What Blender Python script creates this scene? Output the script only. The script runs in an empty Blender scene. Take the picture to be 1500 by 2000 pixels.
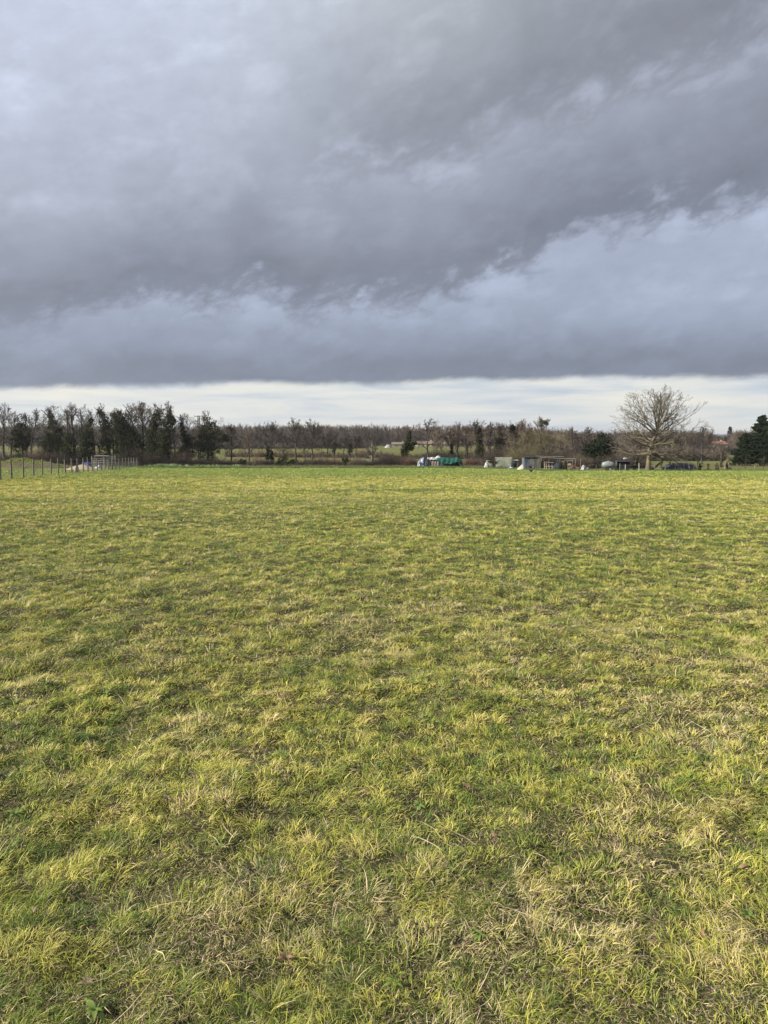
import bpy, math, random
import numpy as np
R = math.radians
sc = bpy.context.scene
COL = sc.collection

# ------------------------------------------------------------------ camera
F = 1387.0; CX, CY = 750.0, 1000.0; HC = 1.6; PITCH = math.atan((1000 - 892) / F)
cam = bpy.data.cameras.new('camera'); camo = bpy.data.objects.new('camera', cam); COL.objects.link(camo)
cam.sensor_fit = 'VERTICAL'; cam.sensor_height = 36.0; cam.lens = F / 2000.0 * 36.0
cam.clip_start = 0.05; cam.clip_end = 9000
camo.location = (0, 0, HC); camo.rotation_euler = (R(90) - PITCH, 0, 0)
sc.camera = camo
cp, sp = math.cos(PITCH), math.sin(PITCH)

def zat(py, Y):
    v = (CY - py) / F
    return HC + Y * (v * cp - sp) / (cp + v * sp)
def xat(px, Y, z=HC):
    return (px - CX) / F * (Y * cp - (z - HC) * sp)
def azel(px, py):
    u, v = (px - CX) / F, (CY - py) / F
    x, y, z = u, cp + v * sp, -sp + v * cp
    n = math.sqrt(x * x + y * y + z * z)
    return math.degrees(math.atan2(x, y)), math.degrees(math.asin(z / n))

# ------------------------------------------------------------------ exposure, light
EXPO = 1.0
vs = sc.view_settings
vs.view_transform = 'Standard'; vs.look = 'None'; vs.gamma = 1; vs.exposure = EXPO; vs.use_curve_mapping = False
sc.cycles.max_bounces = 5; sc.cycles.diffuse_bounces = 3; sc.cycles.glossy_bounces = 2
sc.cycles.transmission_bounces = 3; sc.cycles.transparent_max_bounces = 6
sc.cycles.caustics_reflective = False; sc.cycles.caustics_refractive = False
SUN_AZ, SUN_EL = -112.0, 29.0       # degrees clockwise from +Y, elevation
sun = bpy.data.lights.new('sun', 'SUN'); suno = bpy.data.objects.new('sun', sun); COL.objects.link(suno)
sun.energy = 5.0; sun.angle = R(0.6); sun.color = (1.0, 0.93, 0.80)
sd = (math.sin(R(SUN_AZ)) * math.cos(R(SUN_EL)), math.cos(R(SUN_AZ)) * math.cos(R(SUN_EL)), math.sin(R(SUN_EL)))
from mathutils import Vector
suno.rotation_euler = Vector(sd).to_track_quat('Z', 'Y').to_euler()

def lin(c):
    c = c / 255.0
    return c / 12.92 if c <= 0.04045 else ((c + 0.055) / 1.055) ** 2.4
def sky_c(r, g, b):
    k = 2 ** EXPO
    return (lin(r) / k, lin(g) / k, lin(b) / k, 1)

# ------------------------------------------------------------------ node helper
class NT:
    def __init__(s, nt): s.nt = nt; s.nt.nodes.clear()
    def n(s, t, **kw):
        nd = s.nt.nodes.new(t)
        for k, v in kw.items():
            if k.startswith('i_'):
                nd.inputs[k[2:].replace('_', ' ')].default_value = v
            else: setattr(nd, k, v)
        return nd
    def l(s, a, b): s.nt.links.new(a, b)
    def m(s, op, a, b=None, c=None, clamp=False):
        nd = s.nt.nodes.new('ShaderNodeMath'); nd.operation = op; nd.use_clamp = clamp
        for i, q in enumerate((a, b, c)):
            if q is None: continue
            if isinstance(q, (int, float)): nd.inputs[i].default_value = q
            else: s.l(q, nd.inputs[i])
        return nd.outputs[0]
    def rng(s, v, a, b, c=0.0, d=1.0, smooth=True):
        nd = s.nt.nodes.new('ShaderNodeMapRange'); nd.interpolation_type = 'SMOOTHSTEP' if smooth else 'LINEAR'; nd.clamp = True
        s.l(v, nd.inputs[0])
        for i, q in enumerate((a, b, c, d)): nd.inputs[i + 1].default_value = q
        return nd.outputs[0]
    def ramp(s, v, stops, interp='LINEAR'):
        nd = s.nt.nodes.new('ShaderNodeValToRGB'); cr = nd.color_ramp; cr.interpolation = interp
        while len(cr.elements) < len(stops): cr.elements.new(0.5)
        for e, (p, c) in zip(cr.elements, stops):
            e.position = p; e.color = c if len(c) == 4 else (*c, 1)
        s.l(v, nd.inputs[0]); return nd.outputs[0]
    def mix(s, f, a, b, mode='MIX'):
        nd = s.nt.nodes.new('ShaderNodeMix'); nd.data_type = 'RGBA'; nd.blend_type = mode
        for i, q in ((0, f), (6, a), (7, b)):
            if isinstance(q, (int, float, tuple)): nd.inputs[i].default_value = q
            else: s.l(q, nd.inputs[i])
        return nd.outputs[2]
    def curve(s, v, pts):
        nd = s.nt.nodes.new('ShaderNodeFloatCurve'); cv = nd.mapping.curves[0]
        pts = sorted(pts)
        cv.points[0].location = pts[0]; cv.points[1].location = pts[-1]
        for p in pts[1:-1]: cv.points.new(*p)
        nd.mapping.use_clip = False; nd.mapping.update()
        s.l(v, nd.inputs['Value']); return nd.outputs[0]
    def noise(s, vec, scale, detail=5, rough=0.55, dist=0.0, dim='3D'):
        nd = s.nt.nodes.new('ShaderNodeTexNoise'); nd.noise_dimensions = dim
        nd.inputs['Scale'].default_value = scale; nd.inputs['Detail'].default_value = detail
        nd.inputs['Roughness'].default_value = rough; nd.inputs['Distortion'].default_value = dist
        s.l(vec, nd.inputs['Vector']); return nd.outputs['Fac']

# ------------------------------------------------------------------ world sky
w = bpy.data.worlds.new('World'); sc.world = w; w.use_nodes = True
T = NT(w.node_tree)
tc = T.n('ShaderNodeTexCoord'); sep = T.n('ShaderNodeSeparateXYZ'); T.l(tc.outputs['Generated'], sep.inputs[0])
X, Y_, Z = sep.outputs
az = T.m('MULTIPLY', T.m('ARCTAN2', X, Y_), 57.29578)
el = T.m('MULTIPLY', T.m('ARCSINE', Z), 57.29578)
comb = T.n('ShaderNodeCombineXYZ')                       # cloud layer seen in perspective
den = T.m('ADD', T.m('MAXIMUM', Z, 0.0), 0.16)
T.l(T.m('DIVIDE', X, den), comb.inputs[0]); T.l(T.m('DIVIDE', Y_, den), comb.inputs[1])
comb2 = T.n('ShaderNodeCombineXYZ')                      # billows as the eye sees them
T.l(T.m('MULTIPLY', az, 0.055), comb2.inputs[0]); T.l(T.m('MULTIPLY', T.m('ADD', el, T.m('MULTIPLY', az, -0.22)), 0.095), comb2.inputs[1])
nA = T.noise(comb2.outputs[0], 1.1, 9, 0.60, 0.5); nB = T.noise(comb2.outputs[0], 3.0, 9, 0.62, 0.15); nC = T.noise(comb2.outputs[0], 9.0, 6, 0.60, 0.1)
nP = T.noise(comb.outputs[0], 1.2, 6, 0.55, 0.4)
cA = T.m('SUBTRACT', nA, 0.5); cB = T.m('SUBTRACT', nB, 0.5); cP = T.m('SUBTRACT', nP, 0.5); cC = T.m('SUBTRACT', nC, 0.5)
azn = T.rng(az, -40, 40, 0, 1, False)
def bound(pts):
    q = []
    for px, py in pts:
        a, e = azel(px, py); q.append(((a + 40) / 80, e / 50))
    return T.m('MULTIPLY', T.curve(azn, q), 50)
b1 = bound([(0, 757), (200, 758), (330, 757), (470, 752), (620, 754), (800, 750), (980, 748), (1150, 742), (1300, 739), (1500, 737)])
b2 = bound([(-40, 640), (0, 636), (200, 602), (330, 575), (420, 588), (500, 560), (600, 598), (700, 575), (800, 574), (900, 560), (1000, 520), (1130, 472), (1250, 440), (1400, 410), (1500, 385), (1540, 375)])
b3 = bound([(-40, 470), (300, 440), (480, 400), (600, 365), (700, 348), (850, 322), (950, 290), (1050, 240), (1200, 180), (1350, 120), (1500, 60), (1540, 40)])
# bright strip above the horizon
cs = T.n('ShaderNodeCombineXYZ'); T.l(T.m('MULTIPLY', az, 0.07), cs.inputs[0]); T.l(T.m('MULTIPLY', el, 0.75), cs.inputs[1])
nS = T.noise(cs.outputs[0], 1.0, 6, 0.6, 0.4)
strip = T.ramp(nS, [(0.30, sky_c(186, 198, 214)), (0.43, sky_c(212, 219, 226)), (0.54, sky_c(233, 234, 230)), (0.66, sky_c(248, 244, 232))])
hs = T.rng(el, 0, 5.5)
strip = T.mix(T.m('MULTIPLY', T.m('SUBTRACT', 1, hs), 0.45), strip, sky_c(236, 235, 228))
# layer 1, the long low cloud
h1 = T.m('SUBTRACT', el, b1)
h1n = T.m('ADD', h1, T.m('MULTIPLY', cA, 4.5))
c1 = T.ramp(T.m('DIVIDE', h1n, 16), [(0.0, sky_c(115, 121, 135)), (0.10, sky_c(119, 124, 138)), (0.22, sky_c(136, 142, 158)), (0.36, sky_c(154, 160, 177)), (0.7, sky_c(163, 168, 185))])
m1 = T.rng(T.m('ADD', h1, T.m('ADD', T.m('MULTIPLY', cB, 1.7), T.m('MULTIPLY', cA, 0.9))), -0.2, 0.5)
# layer 2
h2 = T.m('ADD', T.m('SUBTRACT', el, b2), T.m('MULTIPLY', cA, 2.2))
aB = T.m('SUBTRACT', T.m('ABSOLUTE', cB), 0.08); aC = T.m('SUBTRACT', T.m('ABSOLUTE', cC), 0.07)
h2e = T.m('ADD', T.m('ADD', h2, T.m('MULTIPLY', aB, -14.0)), T.m('MULTIPLY', cC, 4.0))
m2 = T.rng(T.m('ADD', h2e, T.m('MULTIPLY', cA, 2.0)), -1.3, 1.7)
c2 = T.ramp(T.m('DIVIDE', T.m('ADD', h2, T.m('MULTIPLY', cP, 4.0)), 22), [(0.0, sky_c(119, 123, 136)), (0.09, sky_c(118, 121, 133)), (0.22, sky_c(137, 140, 152)), (0.36, sky_c(159, 162, 175)), (0.8, sky_c(181, 184, 198))])
# layer 3
h3 = T.m('ADD', T.m('SUBTRACT', el, b3), T.m('MULTIPLY', cA, 5.0))
h3e = T.m('ADD', T.m('ADD', h3, T.m('MULTIPLY', aB, -15.0)), T.m('MULTIPLY', cC, 4.5))
m3 = T.m('MULTIPLY', T.rng(h3e, -2.2, 3.0), T.rng(az, -20, 4))
c3 = T.ramp(T.m('DIVIDE', T.m('ADD', h3, T.m('MULTIPLY', cP, 5.0)), 24), [(0.0, sky_c(136, 138, 148)), (0.12, sky_c(134, 136, 145)), (0.34, sky_c(158, 160, 167)), (0.6, sky_c(182, 185, 190)), (1.0, sky_c(184, 187, 197))])
cc = T.mix(m2, c1, c2); cc = T.mix(m3, cc, c3)
# broad brightness: light at upper left, leaden at upper right
up = T.rng(el, 8, 42)
side = T.rng(az, -26, 26, 1.0, -1.0)
tilt = T.m('ADD', 1.0, T.m('MULTIPLY', T.m('MULTIPLY', up, side), 0.155))
mod = T.m('MULTIPLY', tilt, T.m('ADD', 1.235, T.m('ADD', T.m('MULTIPLY', cP, 0.60), T.m('ADD', T.m('ADD', T.m('MULTIPLY', cB, 0.55), T.m('MULTIPLY', aB, 0.55)), T.m('MULTIPLY', cC, 0.32)))))
cm = T.n('ShaderNodeCombineXYZ')
for i, kk in enumerate((0.975, 1.03, 1.065)): T.l(T.m('MULTIPLY', mod, kk), cm.inputs[i])
cc = T.mix(1.0, cc, cm.outputs[0], 'MULTIPLY')
cloud = T.mix(m1, strip, cc)
nish = T.n('ShaderNodeTexSky'); nish.sky_type = 'NISHITA'; nish.sun_disc = False
nish.sun_elevation = R(SUN_EL); nish.sun_rotation = R(SUN_AZ); nish.air_density = 1.0; nish.dust_density = 1.5
bgN = T.n('ShaderNodeBackground', i_Strength=0.06); T.l(nish.outputs[0], bgN.inputs[0])
bgC = T.n('ShaderNodeBackground', i_Strength=1.0); T.l(cloud, bgC.inputs[0])
cover = T.m('ADD', 0.93, T.m('MULTIPLY', m1, 0.07))
ms = T.n('ShaderNodeMixShader'); T.l(cover, ms.inputs[0]); T.l(bgN.outputs[0], ms.inputs[1]); T.l(bgC.outputs[0], ms.inputs[2])
wo = T.n('ShaderNodeOutputWorld'); T.l(ms.outputs[0], wo.inputs[0])

# ------------------------------------------------------------------ materials
def mat(name, c1, c2=None, scale=3.0, rough=0.8, bump=0.0, trans=0.0, detail=4, spec=0.3, c3=None, obj=False):
    m = bpy.data.materials.new(name); m.use_nodes = True; N = NT(m.node_tree)
    c2 = c2 or tuple(x * 0.6 for x in c1)
    if obj:
        v = N.n('ShaderNodeTexCoord').outputs['Object']
    else:
        v = N.n('ShaderNodeNewGeometry').outputs['Position']
    nz = N.noise(v, scale, detail, 0.6)
    stops = [(0.33, c1), (0.67, c2)] if c3 is None else [(0.3, c1), (0.5, c2), (0.7, c3)]
    col = N.ramp(nz, stops)
    p = N.n('ShaderNodeBsdfPrincipled'); p.inputs['Roughness'].default_value = rough
    p.inputs['Specular IOR Level'].default_value = spec
    N.l(col, p.inputs['Base Color'])
    if bump:
        b = N.n('ShaderNodeBump', i_Strength=bump, i_Distance=0.05); N.l(nz, b.inputs['Height']); N.l(b.outputs[0], p.inputs['Normal'])
    o = N.n('ShaderNodeOutputMaterial')
    if trans:
        tr = N.n('ShaderNodeBsdfTranslucent'); N.l(col, tr.inputs[0])
        mx = N.n('ShaderNodeMixShader', i_Fac=trans); N.l(p.outputs[0], mx.inputs[1]); N.l(tr.outputs[0], mx.inputs[2]); N.l(mx.outputs[0], o.inputs[0])
    else: N.l(p.outputs[0], o.inputs[0])
    return m

M = {}
M['bark'] = mat('bark', (0.135, 0.115, 0.09), (0.07, 0.058, 0.046), 2.0)
M['bark_dark'] = mat('bark_dark', (0.062, 0.053, 0.043), (0.032, 0.028, 0.023), 2.0)
M['twig'] = mat('twig', (0.15, 0.118, 0.088), (0.085, 0.065, 0.05), 0.6)
M['twig_dark'] = mat('twig_dark', (0.070, 0.055, 0.043), (0.040, 0.031, 0.025), 0.6)
M['wood_mass'] = mat('wood_mass', (0.108, 0.083, 0.066), (0.066, 0.051, 0.041), 0.05)
M['twig_red'] = mat('twig_red', (0.15, 0.095, 0.07), (0.085, 0.06, 0.048), 0.5)
M['twig_green'] = mat('twig_green', (0.16, 0.14, 0.07), (0.095, 0.08, 0.045), 0.5)
M['lichen_bark'] = mat('lichen_bark', (0.17, 0.15, 0.075), (0.09, 0.075, 0.052), 1.6, c3=(0.12, 0.105, 0.085))
M['lichen_twig'] = mat('lichen_twig', (0.16, 0.135, 0.07), (0.100, 0.082, 0.064), 0.5, c3=(0.070, 0.057, 0.048))
M['ivy'] = mat('ivy', (0.044, 0.050, 0.018), (0.020, 0.025, 0.010), 1.5, 0.8, trans=0.1, spec=0.1)
M['ivy_olive'] = mat('ivy_olive', (0.075, 0.078, 0.026), (0.032, 0.038, 0.014), 1.2, 0.6, trans=0.15)
M['conifer_needles'] = mat('conifer_needles', (0.020, 0.030, 0.013), (0.011, 0.017, 0.008), 1.0, 0.85, trans=0.05, spec=0.1)
M['yew'] = mat('yew', (0.018, 0.025, 0.010), (0.009, 0.013, 0.006), 1.5, 0.85, trans=0.05, spec=0.1)
M['post_wood'] = mat('post_wood', (0.20, 0.175, 0.145), (0.09, 0.078, 0.065), 6.0)
M['post_dark'] = mat('post_dark', (0.10, 0.08, 0.06), (0.05, 0.042, 0.032), 6.0)
M['wire'] = mat('wire', (0.25, 0.25, 0.24), (0.14, 0.13, 0.12), 4.0, 0.5)
M['green_mesh'] = mat('green_mesh', (0.05, 0.10, 0.06), (0.03, 0.06, 0.04), 4.0)
M['stone'] = mat('stone', (0.24, 0.21, 0.17), (0.15, 0.13, 0.11), 1.2, bump=0.4)
M['stone_pale'] = mat('stone_pale', (0.36, 0.32, 0.26), (0.25, 0.22, 0.18), 0.6)
M['roof_tan'] = mat('roof_tan', (0.17, 0.13, 0.095), (0.12, 0.095, 0.07), 0.7)
M['roof_red'] = mat('roof_red', (0.23, 0.11, 0.07), (0.18, 0.085, 0.06), 0.7)
M['dark_opening'] = mat('dark_opening', (0.02, 0.02, 0.02), (0.03, 0.028, 0.025), 2.0)
M['concrete'] = mat('concrete', (0.36, 0.33, 0.28), (0.26, 0.24, 0.20), 5.0, bump=0.3)
M['sand'] = mat('sand', (0.30, 0.245, 0.18), (0.22, 0.18, 0.13), 2.5, bump=0.3)
M['soil'] = mat('soil', (0.055, 0.070, 0.022), (0.085, 0.060, 0.035), 1.2, bump=0.6, c3=(0.045, 0.062, 0.02))
M['tarp_green'] = mat('tarp_green', (0.008, 0.075, 0.055), (0.005, 0.042, 0.034), 1.5, 0.5, bump=0.5)
M['tarp_white'] = mat('tarp_white', (0.40, 0.40, 0.40), (0.24, 0.24, 0.24), 2.5, 0.6, bump=0.4)
M['tarp_blue'] = mat('tarp_blue', (0.02, 0.06, 0.20), (0.012, 0.035, 0.12), 2.5, 0.5, bump=0.5)
M['tarp_black'] = mat('tarp_black', (0.018, 0.02, 0.028), (0.01, 0.011, 0.016), 1.5, 0.35, bump=0.5, spec=0.5)
M['tarp_mixed'] = mat('tarp_mixed', (0.02, 0.025, 0.035), (0.06, 0.10, 0.16), 2.2, 0.5, bump=0.4, c3=(0.55, 0.58, 0.62))
M['tarp_sage'] = mat('tarp_sage', (0.21, 0.225, 0.18), (0.11, 0.12, 0.09), 1.2, 0.7, bump=0.3)
M['tarp_tunnel'] = mat('tarp_tunnel', (0.042, 0.048, 0.068), (0.026, 0.03, 0.042), 1.5, 0.5, bump=0.3)
M['shed_blue'] = mat('shed_blue', (0.11, 0.122, 0.15), (0.06, 0.068, 0.085), 2.0, 0.6)
M['shed_grey'] = mat('shed_grey', (0.15, 0.14, 0.12), (0.08, 0.075, 0.066), 3.0)
M['shed_dark'] = mat('shed_dark', (0.022, 0.026, 0.032), (0.013, 0.015, 0.018), 2.0)
M['metal_grey'] = mat('metal_grey', (0.30, 0.30, 0.29), (0.18, 0.17, 0.165), 4.0, 0.45)
M['tank'] = mat('tank', (0.19, 0.225, 0.215), (0.13, 0.155, 0.15), 2.0, 0.45, spec=0.5)
M['rust'] = mat('rust', (0.10, 0.055, 0.035), (0.05, 0.034, 0.025), 4.0)
M['board_pale'] = mat('board_pale', (0.38, 0.34, 0.28), (0.26, 0.23, 0.19), 3.0)
M['white_paint'] = mat('white_paint', (0.38, 0.37, 0.35), (0.26, 0.25, 0.23), 4.0)
M['feathers'] = mat('feathers', (0.018, 0.016, 0.016), (0.01, 0.01, 0.012), 20.0, 0.5)
M['comb_red'] = mat('comb_red', (0.45, 0.03, 0.02), (0.3, 0.02, 0.02), 20.0, 0.5)
M['crop'] = mat('crop', (0.17, 0.22, 0.075), (0.08, 0.12, 0.04), 1.5, 0.6, trans=0.25)
M['crop_pale'] = mat('crop_pale', (0.26, 0.33, 0.16), (0.14, 0.20, 0.08), 1.0, 0.6, trans=0.2)
M['leaf_weed'] = mat('leaf_weed', (0.17, 0.235, 0.05), (0.11, 0.16, 0.035), 25.0, 0.5, trans=0.2)
M['leaf_dead'] = mat('leaf_dead', (0.30, 0.19, 0.11), (0.14, 0.085, 0.05), 30.0, 0.7, trans=0.15)
M['leaf_grey'] = mat('leaf_grey', (0.24, 0.19, 0.125), (0.12, 0.092, 0.06), 30.0, 0.7, trans=0.15)
M['dry_stalk'] = mat('dry_stalk', (0.19, 0.16, 0.09), (0.10, 0.085, 0.05), 2.0, trans=0.2)

# ------------------------------------------------------------------ mesh helpers
def add_mesh(name, V, quads=None, tris=None, material=None, parent=None, smooth=False, attrs=None, loc=None):
    V = np.asarray(V, dtype=np.float32).reshape(-1, 3)
    me = bpy.data.meshes.new(name)
    q = np.asarray(quads, dtype=np.int32).reshape(-1, 4) if quads is not None and len(quads) else np.zeros((0, 4), np.int32)
    t = np.asarray(tris, dtype=np.int32).reshape(-1, 3) if tris is not None and len(tris) else np.zeros((0, 3), np.int32)
    if loc is not None: V = V - np.asarray(loc, dtype=np.float32)
    me.vertices.add(len(V)); me.vertices.foreach_set('co', V.ravel())
    li = np.concatenate([q.ravel(), t.ravel()]).astype(np.int32)
    me.loops.add(len(li)); me.loops.foreach_set('vertex_index', li)
    nf = len(q) + len(t)
    ls = np.concatenate([np.arange(len(q)) * 4, len(q) * 4 + np.arange(len(t)) * 3]).astype(np.int32)
    me.polygons.add(nf); me.polygons.foreach_set('loop_start', ls)
    me.polygons.foreach_set('use_smooth', np.full(nf, smooth, dtype=bool))
    if attrs:
        for k, a in attrs.items():
            at = me.attributes.new(k, 'FLOAT', 'POINT'); at.data.foreach_set('value', np.asarray(a, dtype=np.float32))
    me.update(calc_edges=True)
    o = bpy.data.objects.new(name, me); COL.objects.link(o)
    if material is not None: me.materials.append(M[material] if isinstance(material, str) else material)
    if parent is not None: o.parent = parent
    elif loc is not None: o.location = tuple(float(a) for a in loc)
    return o

def tag(o, label=None, cat=None, group=None, kind=None):
    if label: o['label'] = label
    if cat: o['category'] = cat
    if group: o['group'] = group
    if kind: o['kind'] = kind
    return o

def thing(name, label, cat, loc, group=None, rz=0.0):
    o = bpy.data.objects.new(name, None); COL.objects.link(o)
    o.location = loc; o.rotation_euler = (0, 0, rz); o.empty_display_size = 0.2
    return tag(o, label, cat, group)

class MB:
    def __init__(s): s.V = []; s.Q = []; s.Tt = []; s.n = 0
    def add(s, V, Q=None, Tt=None):
        V = np.asarray(V, float).reshape(-1, 3)
        if Q is not None and len(Q): s.Q.append(np.asarray(Q).reshape(-1, 4) + s.n)
        if Tt is not None and len(Tt): s.Tt.append(np.asarray(Tt).reshape(-1, 3) + s.n)
        s.V.append(V); s.n += len(V); return s
    def box(s, c, d, rot=(0, 0, 0), taper=1.0):
        hx, hy, hz = d[0] / 2, d[1] / 2, d[2] / 2
        P = np.array([(-hx, -hy, -hz), (hx, -hy, -hz), (hx, hy, -hz), (-hx, hy, -hz), (-hx * taper, -hy * taper, hz), (hx * taper, -hy * taper, hz), (hx * taper, hy * taper, hz), (-hx * taper, hy * taper, hz)])
        P = P @ rotm(rot).T + np.array(c)
        return s.add(P, [(0, 3, 2, 1), (4, 5, 6, 7), (0, 1, 5, 4), (1, 2, 6, 5), (2, 3, 7, 6), (3, 0, 4, 7)])
    def tube(s, pts, r, n=6, caps=True):
        pts = np.asarray(pts, float); r = np.broadcast_to(np.asarray(r, float), (len(pts),))
        V, Q = tubes(pts[None], r[None], n)
        s.add(V, Q)
        if caps:
            k = len(pts) - 1; base = s.n - len(V)
            for off in (0, k * n):
                c = np.mean(V[off:off + n], 0); s.V.append(c[None]); ci = s.n; s.n += 1
                s.Tt.append(np.array([(base + off + i, base + off + (i + 1) % n, ci) for i in range(n)]))
        return s
    def build(s, name, material, parent=None, smooth=False, loc=None):
        V = np.concatenate(s.V)
        Q = np.concatenate(s.Q) if s.Q else None; Tt = np.concatenate(s.Tt) if s.Tt else None
        return add_mesh(name, V, Q, Tt, material, parent, smooth, loc=loc)

def rotm(r):
    cx, sx, cy, sy, cz, sz = math.cos(r[0]), math.sin(r[0]), math.cos(r[1]), math.sin(r[1]), math.cos(r[2]), math.sin(r[2])
    Rx = np.array([[1, 0, 0], [0, cx, -sx], [0, sx, cx]]); Ry = np.array([[cy, 0, sy], [0, 1, 0], [-sy, 0, cy]]); Rz = np.array([[cz, -sz, 0], [sz, cz, 0], [0, 0, 1]])
    return Rz @ Ry @ Rx

def tubes(P, Rr, n=3):
    """P (k,m,3) paths, Rr (k,m) radii -> verts, quads"""
    k, m, _ = P.shape
    d = np.gradient(P, axis=1); d /= (np.linalg.norm(d, axis=2, keepdims=True) + 1e-9)
    ref = np.where(np.abs(d[..., 2:3]) < 0.9, np.array([0, 0, 1.0]), np.array([1.0, 0, 0]))
    a = np.cross(d, ref); a /= (np.linalg.norm(a, axis=2, keepdims=True) + 1e-9); b = np.cross(d, a)
    th = np.arange(n) * 2 * math.pi / n
    V = P[:, :, None, :] + Rr[:, :, None, None] * (a[:, :, None, :] * np.cos(th)[None, None, :, None] + b[:, :, None, :] * np.sin(th)[None, None, :, None])
    V = V.reshape(-1, 3)
    i = np.arange(k)[:, None, None] * (m * n) + np.arange(m - 1)[None, :, None] * n
    j = np.arange(n)[None, None, :]; j2 = (j + 1) % n
    Q = np.stack([i + j, i + j2, i + n + j2, i + n + j], -1).reshape(-1, 4)
    return V, Q

_lat = {}
def vnoise(x, y, s, seed):
    """smooth value noise in [-1,1]"""
    if seed not in _lat: _lat[seed] = np.random.RandomState(seed).uniform(-1, 1, (256, 256))
    g = _lat[seed]; x = np.asarray(x, float) / s + 1000.3; y = np.asarray(y, float) / s + 1000.7
    xi = np.floor(x).astype(int); yi = np.floor(y).astype(int); fx = x - xi; fy = y - yi
    fx = fx * fx * (3 - 2 * fx); fy = fy * fy * (3 - 2 * fy)
    x0, x1, y0, y1 = xi % 256, (xi + 1) % 256, yi % 256, (yi + 1) % 256
    return (g[x0, y0] * (1 - fx) + g[x1, y0] * fx) * (1 - fy) + (g[x0, y1] * (1 - fx) + g[x1, y1] * fx) * fy

def smooth01(t): t = np.clip(t, 0, 1); return t * t * (3 - 2 * t)

# ------------------------------------------------------------------ terrain
def terr_raw(x, y):
    x = np.asarray(x, float); y = np.asarray(y, float)
    yy = np.maximum(y, 1.0); a = x / yy
    zl = np.interp(yy, [0, 115, 150, 200, 260, 350, 450, 700, 1200, 3000], [0, 0, 0.15, 1.0, 3.2, 6.8, 8.2, 9, 9, 5])
    zr = np.interp(yy, [0, 78, 84, 120, 160, 220, 300, 380, 500, 800, 1500, 3000], [0, 0, -0.15, -0.1, 0.1, 0.9, 2.6, 3.6, 4.2, 8, 26, 30])
    k = smooth01((a - 0.16) / 0.14)
    return zl * (1 - k) + zr * k
def bumps(x, y):
    d = np.hypot(x, y)
    f = 1 / (1 + (d / 45.0) ** 2)
    near = np.clip(1.4 - d / 25.0, 0, 1)
    z = 0.018 * vnoise(x, y, 2.3, 1) + 0.06 * vnoise(x, y, 7.0, 2)
    z = z + (0.016 * vnoise(x, y, 0.62, 3) + 0.024 * vnoise(x, y, 0.24, 4) + 0.012 * vnoise(x, y, 0.12, 6)) * near
    z = z + 0.02 * vnoise(x, y, 1.1, 5)
    return z * np.where(d < 140, 1, 0.5) * np.clip(0.35 + f, 0, 1)
def ground_z(x, y): return terr_raw(x, y) + bumps(np.asarray(x, float), np.asarray(y, float))

def far_edge(px):   # distance at which the mown field ends, seen towards a column of the picture
    return float(np.interp(px, [-200, 270, 900, 1000, 1060, 1700], [112, 112, 108, 88, 80, 80]))

ys = [-12.0]
while ys[-1] < 3000: ys.append(ys[-1] + (0.04 if 0.9 < ys[-1] < 6 else max(0.09, 0.0100 * max(ys[-1], 0))))
ys = np.array(ys); nt = 620
t = np.linspace(-1, 1, nt); s_ = np.sign(t) * (0.6 * np.abs(t) + 0.4 * np.abs(t) ** 3)
GX = s_[None, :] * (np.maximum(ys, 0)[:, None] * 0.95 + 5.5); GY = np.repeat(ys[:, None], nt, 1)
GZ = ground_z(GX, GY)
idx = np.arange(len(ys) * nt).reshape(len(ys), nt)
gq = np.stack([idx[:-1, :-1], idx[:-1, 1:], idx[1:, 1:], idx[1:, :-1]], -1).reshape(-1, 4)
gm = bpy.data.materials.new('meadow_ground'); gm.use_nodes = True; N = NT(gm.node_tree); M['ground'] = gm
pos = N.n('ShaderNodeNewGeometry').outputs['Position']; sx = N.n('ShaderNodeSeparateXYZ'); N.l(pos, sx.inputs[0])
mp = N.n('ShaderNodeMapping'); N.l(pos, mp.inputs[0]); mp.inputs['Scale'].default_value = (1, 0.35, 1)
n1 = N.noise(pos, 14, 6, 0.65); n2 = N.noise(pos, 0.5, 5, 0.6); n3 = N.noise(mp.outputs[0], 0.035, 4, 0.5)
near = N.ramp(n1, [(0.35, (0.016, 0.018, 0.008)), (0.5, (0.040, 0.040, 0.016)), (0.68, (0.085, 0.074, 0.036))])
mead = N.ramp(n2, [(0.3, (0.075, 0.095, 0.028)), (0.5, (0.105, 0.12, 0.038)), (0.7, (0.15, 0.14, 0.058))])
patch = N.ramp(n3, [(0.42, (1, 1, 1)), (0.60, (0.95, 0.80, 0.72))])
mead = N.mix(1.0, mead, patch, 'MULTIPLY')
f = N.rng(sx.outputs[1], 7, 40)
col = N.mix(f, near, mead)
p = N.n('ShaderNodeBsdfPrincipled', i_Roughness=0.95); p.inputs['Specular IOR Level'].default_value = 0.1; N.l(col, p.inputs['Base Color'])
o_ = N.n('ShaderNodeOutputMaterial'); N.l(p.outputs[0], o_.inputs[0])
g_ = add_mesh('ground', np.stack([GX, GY, GZ], -1), gq, None, 'ground', smooth=True)
tag(g_, kind='structure')

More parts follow.
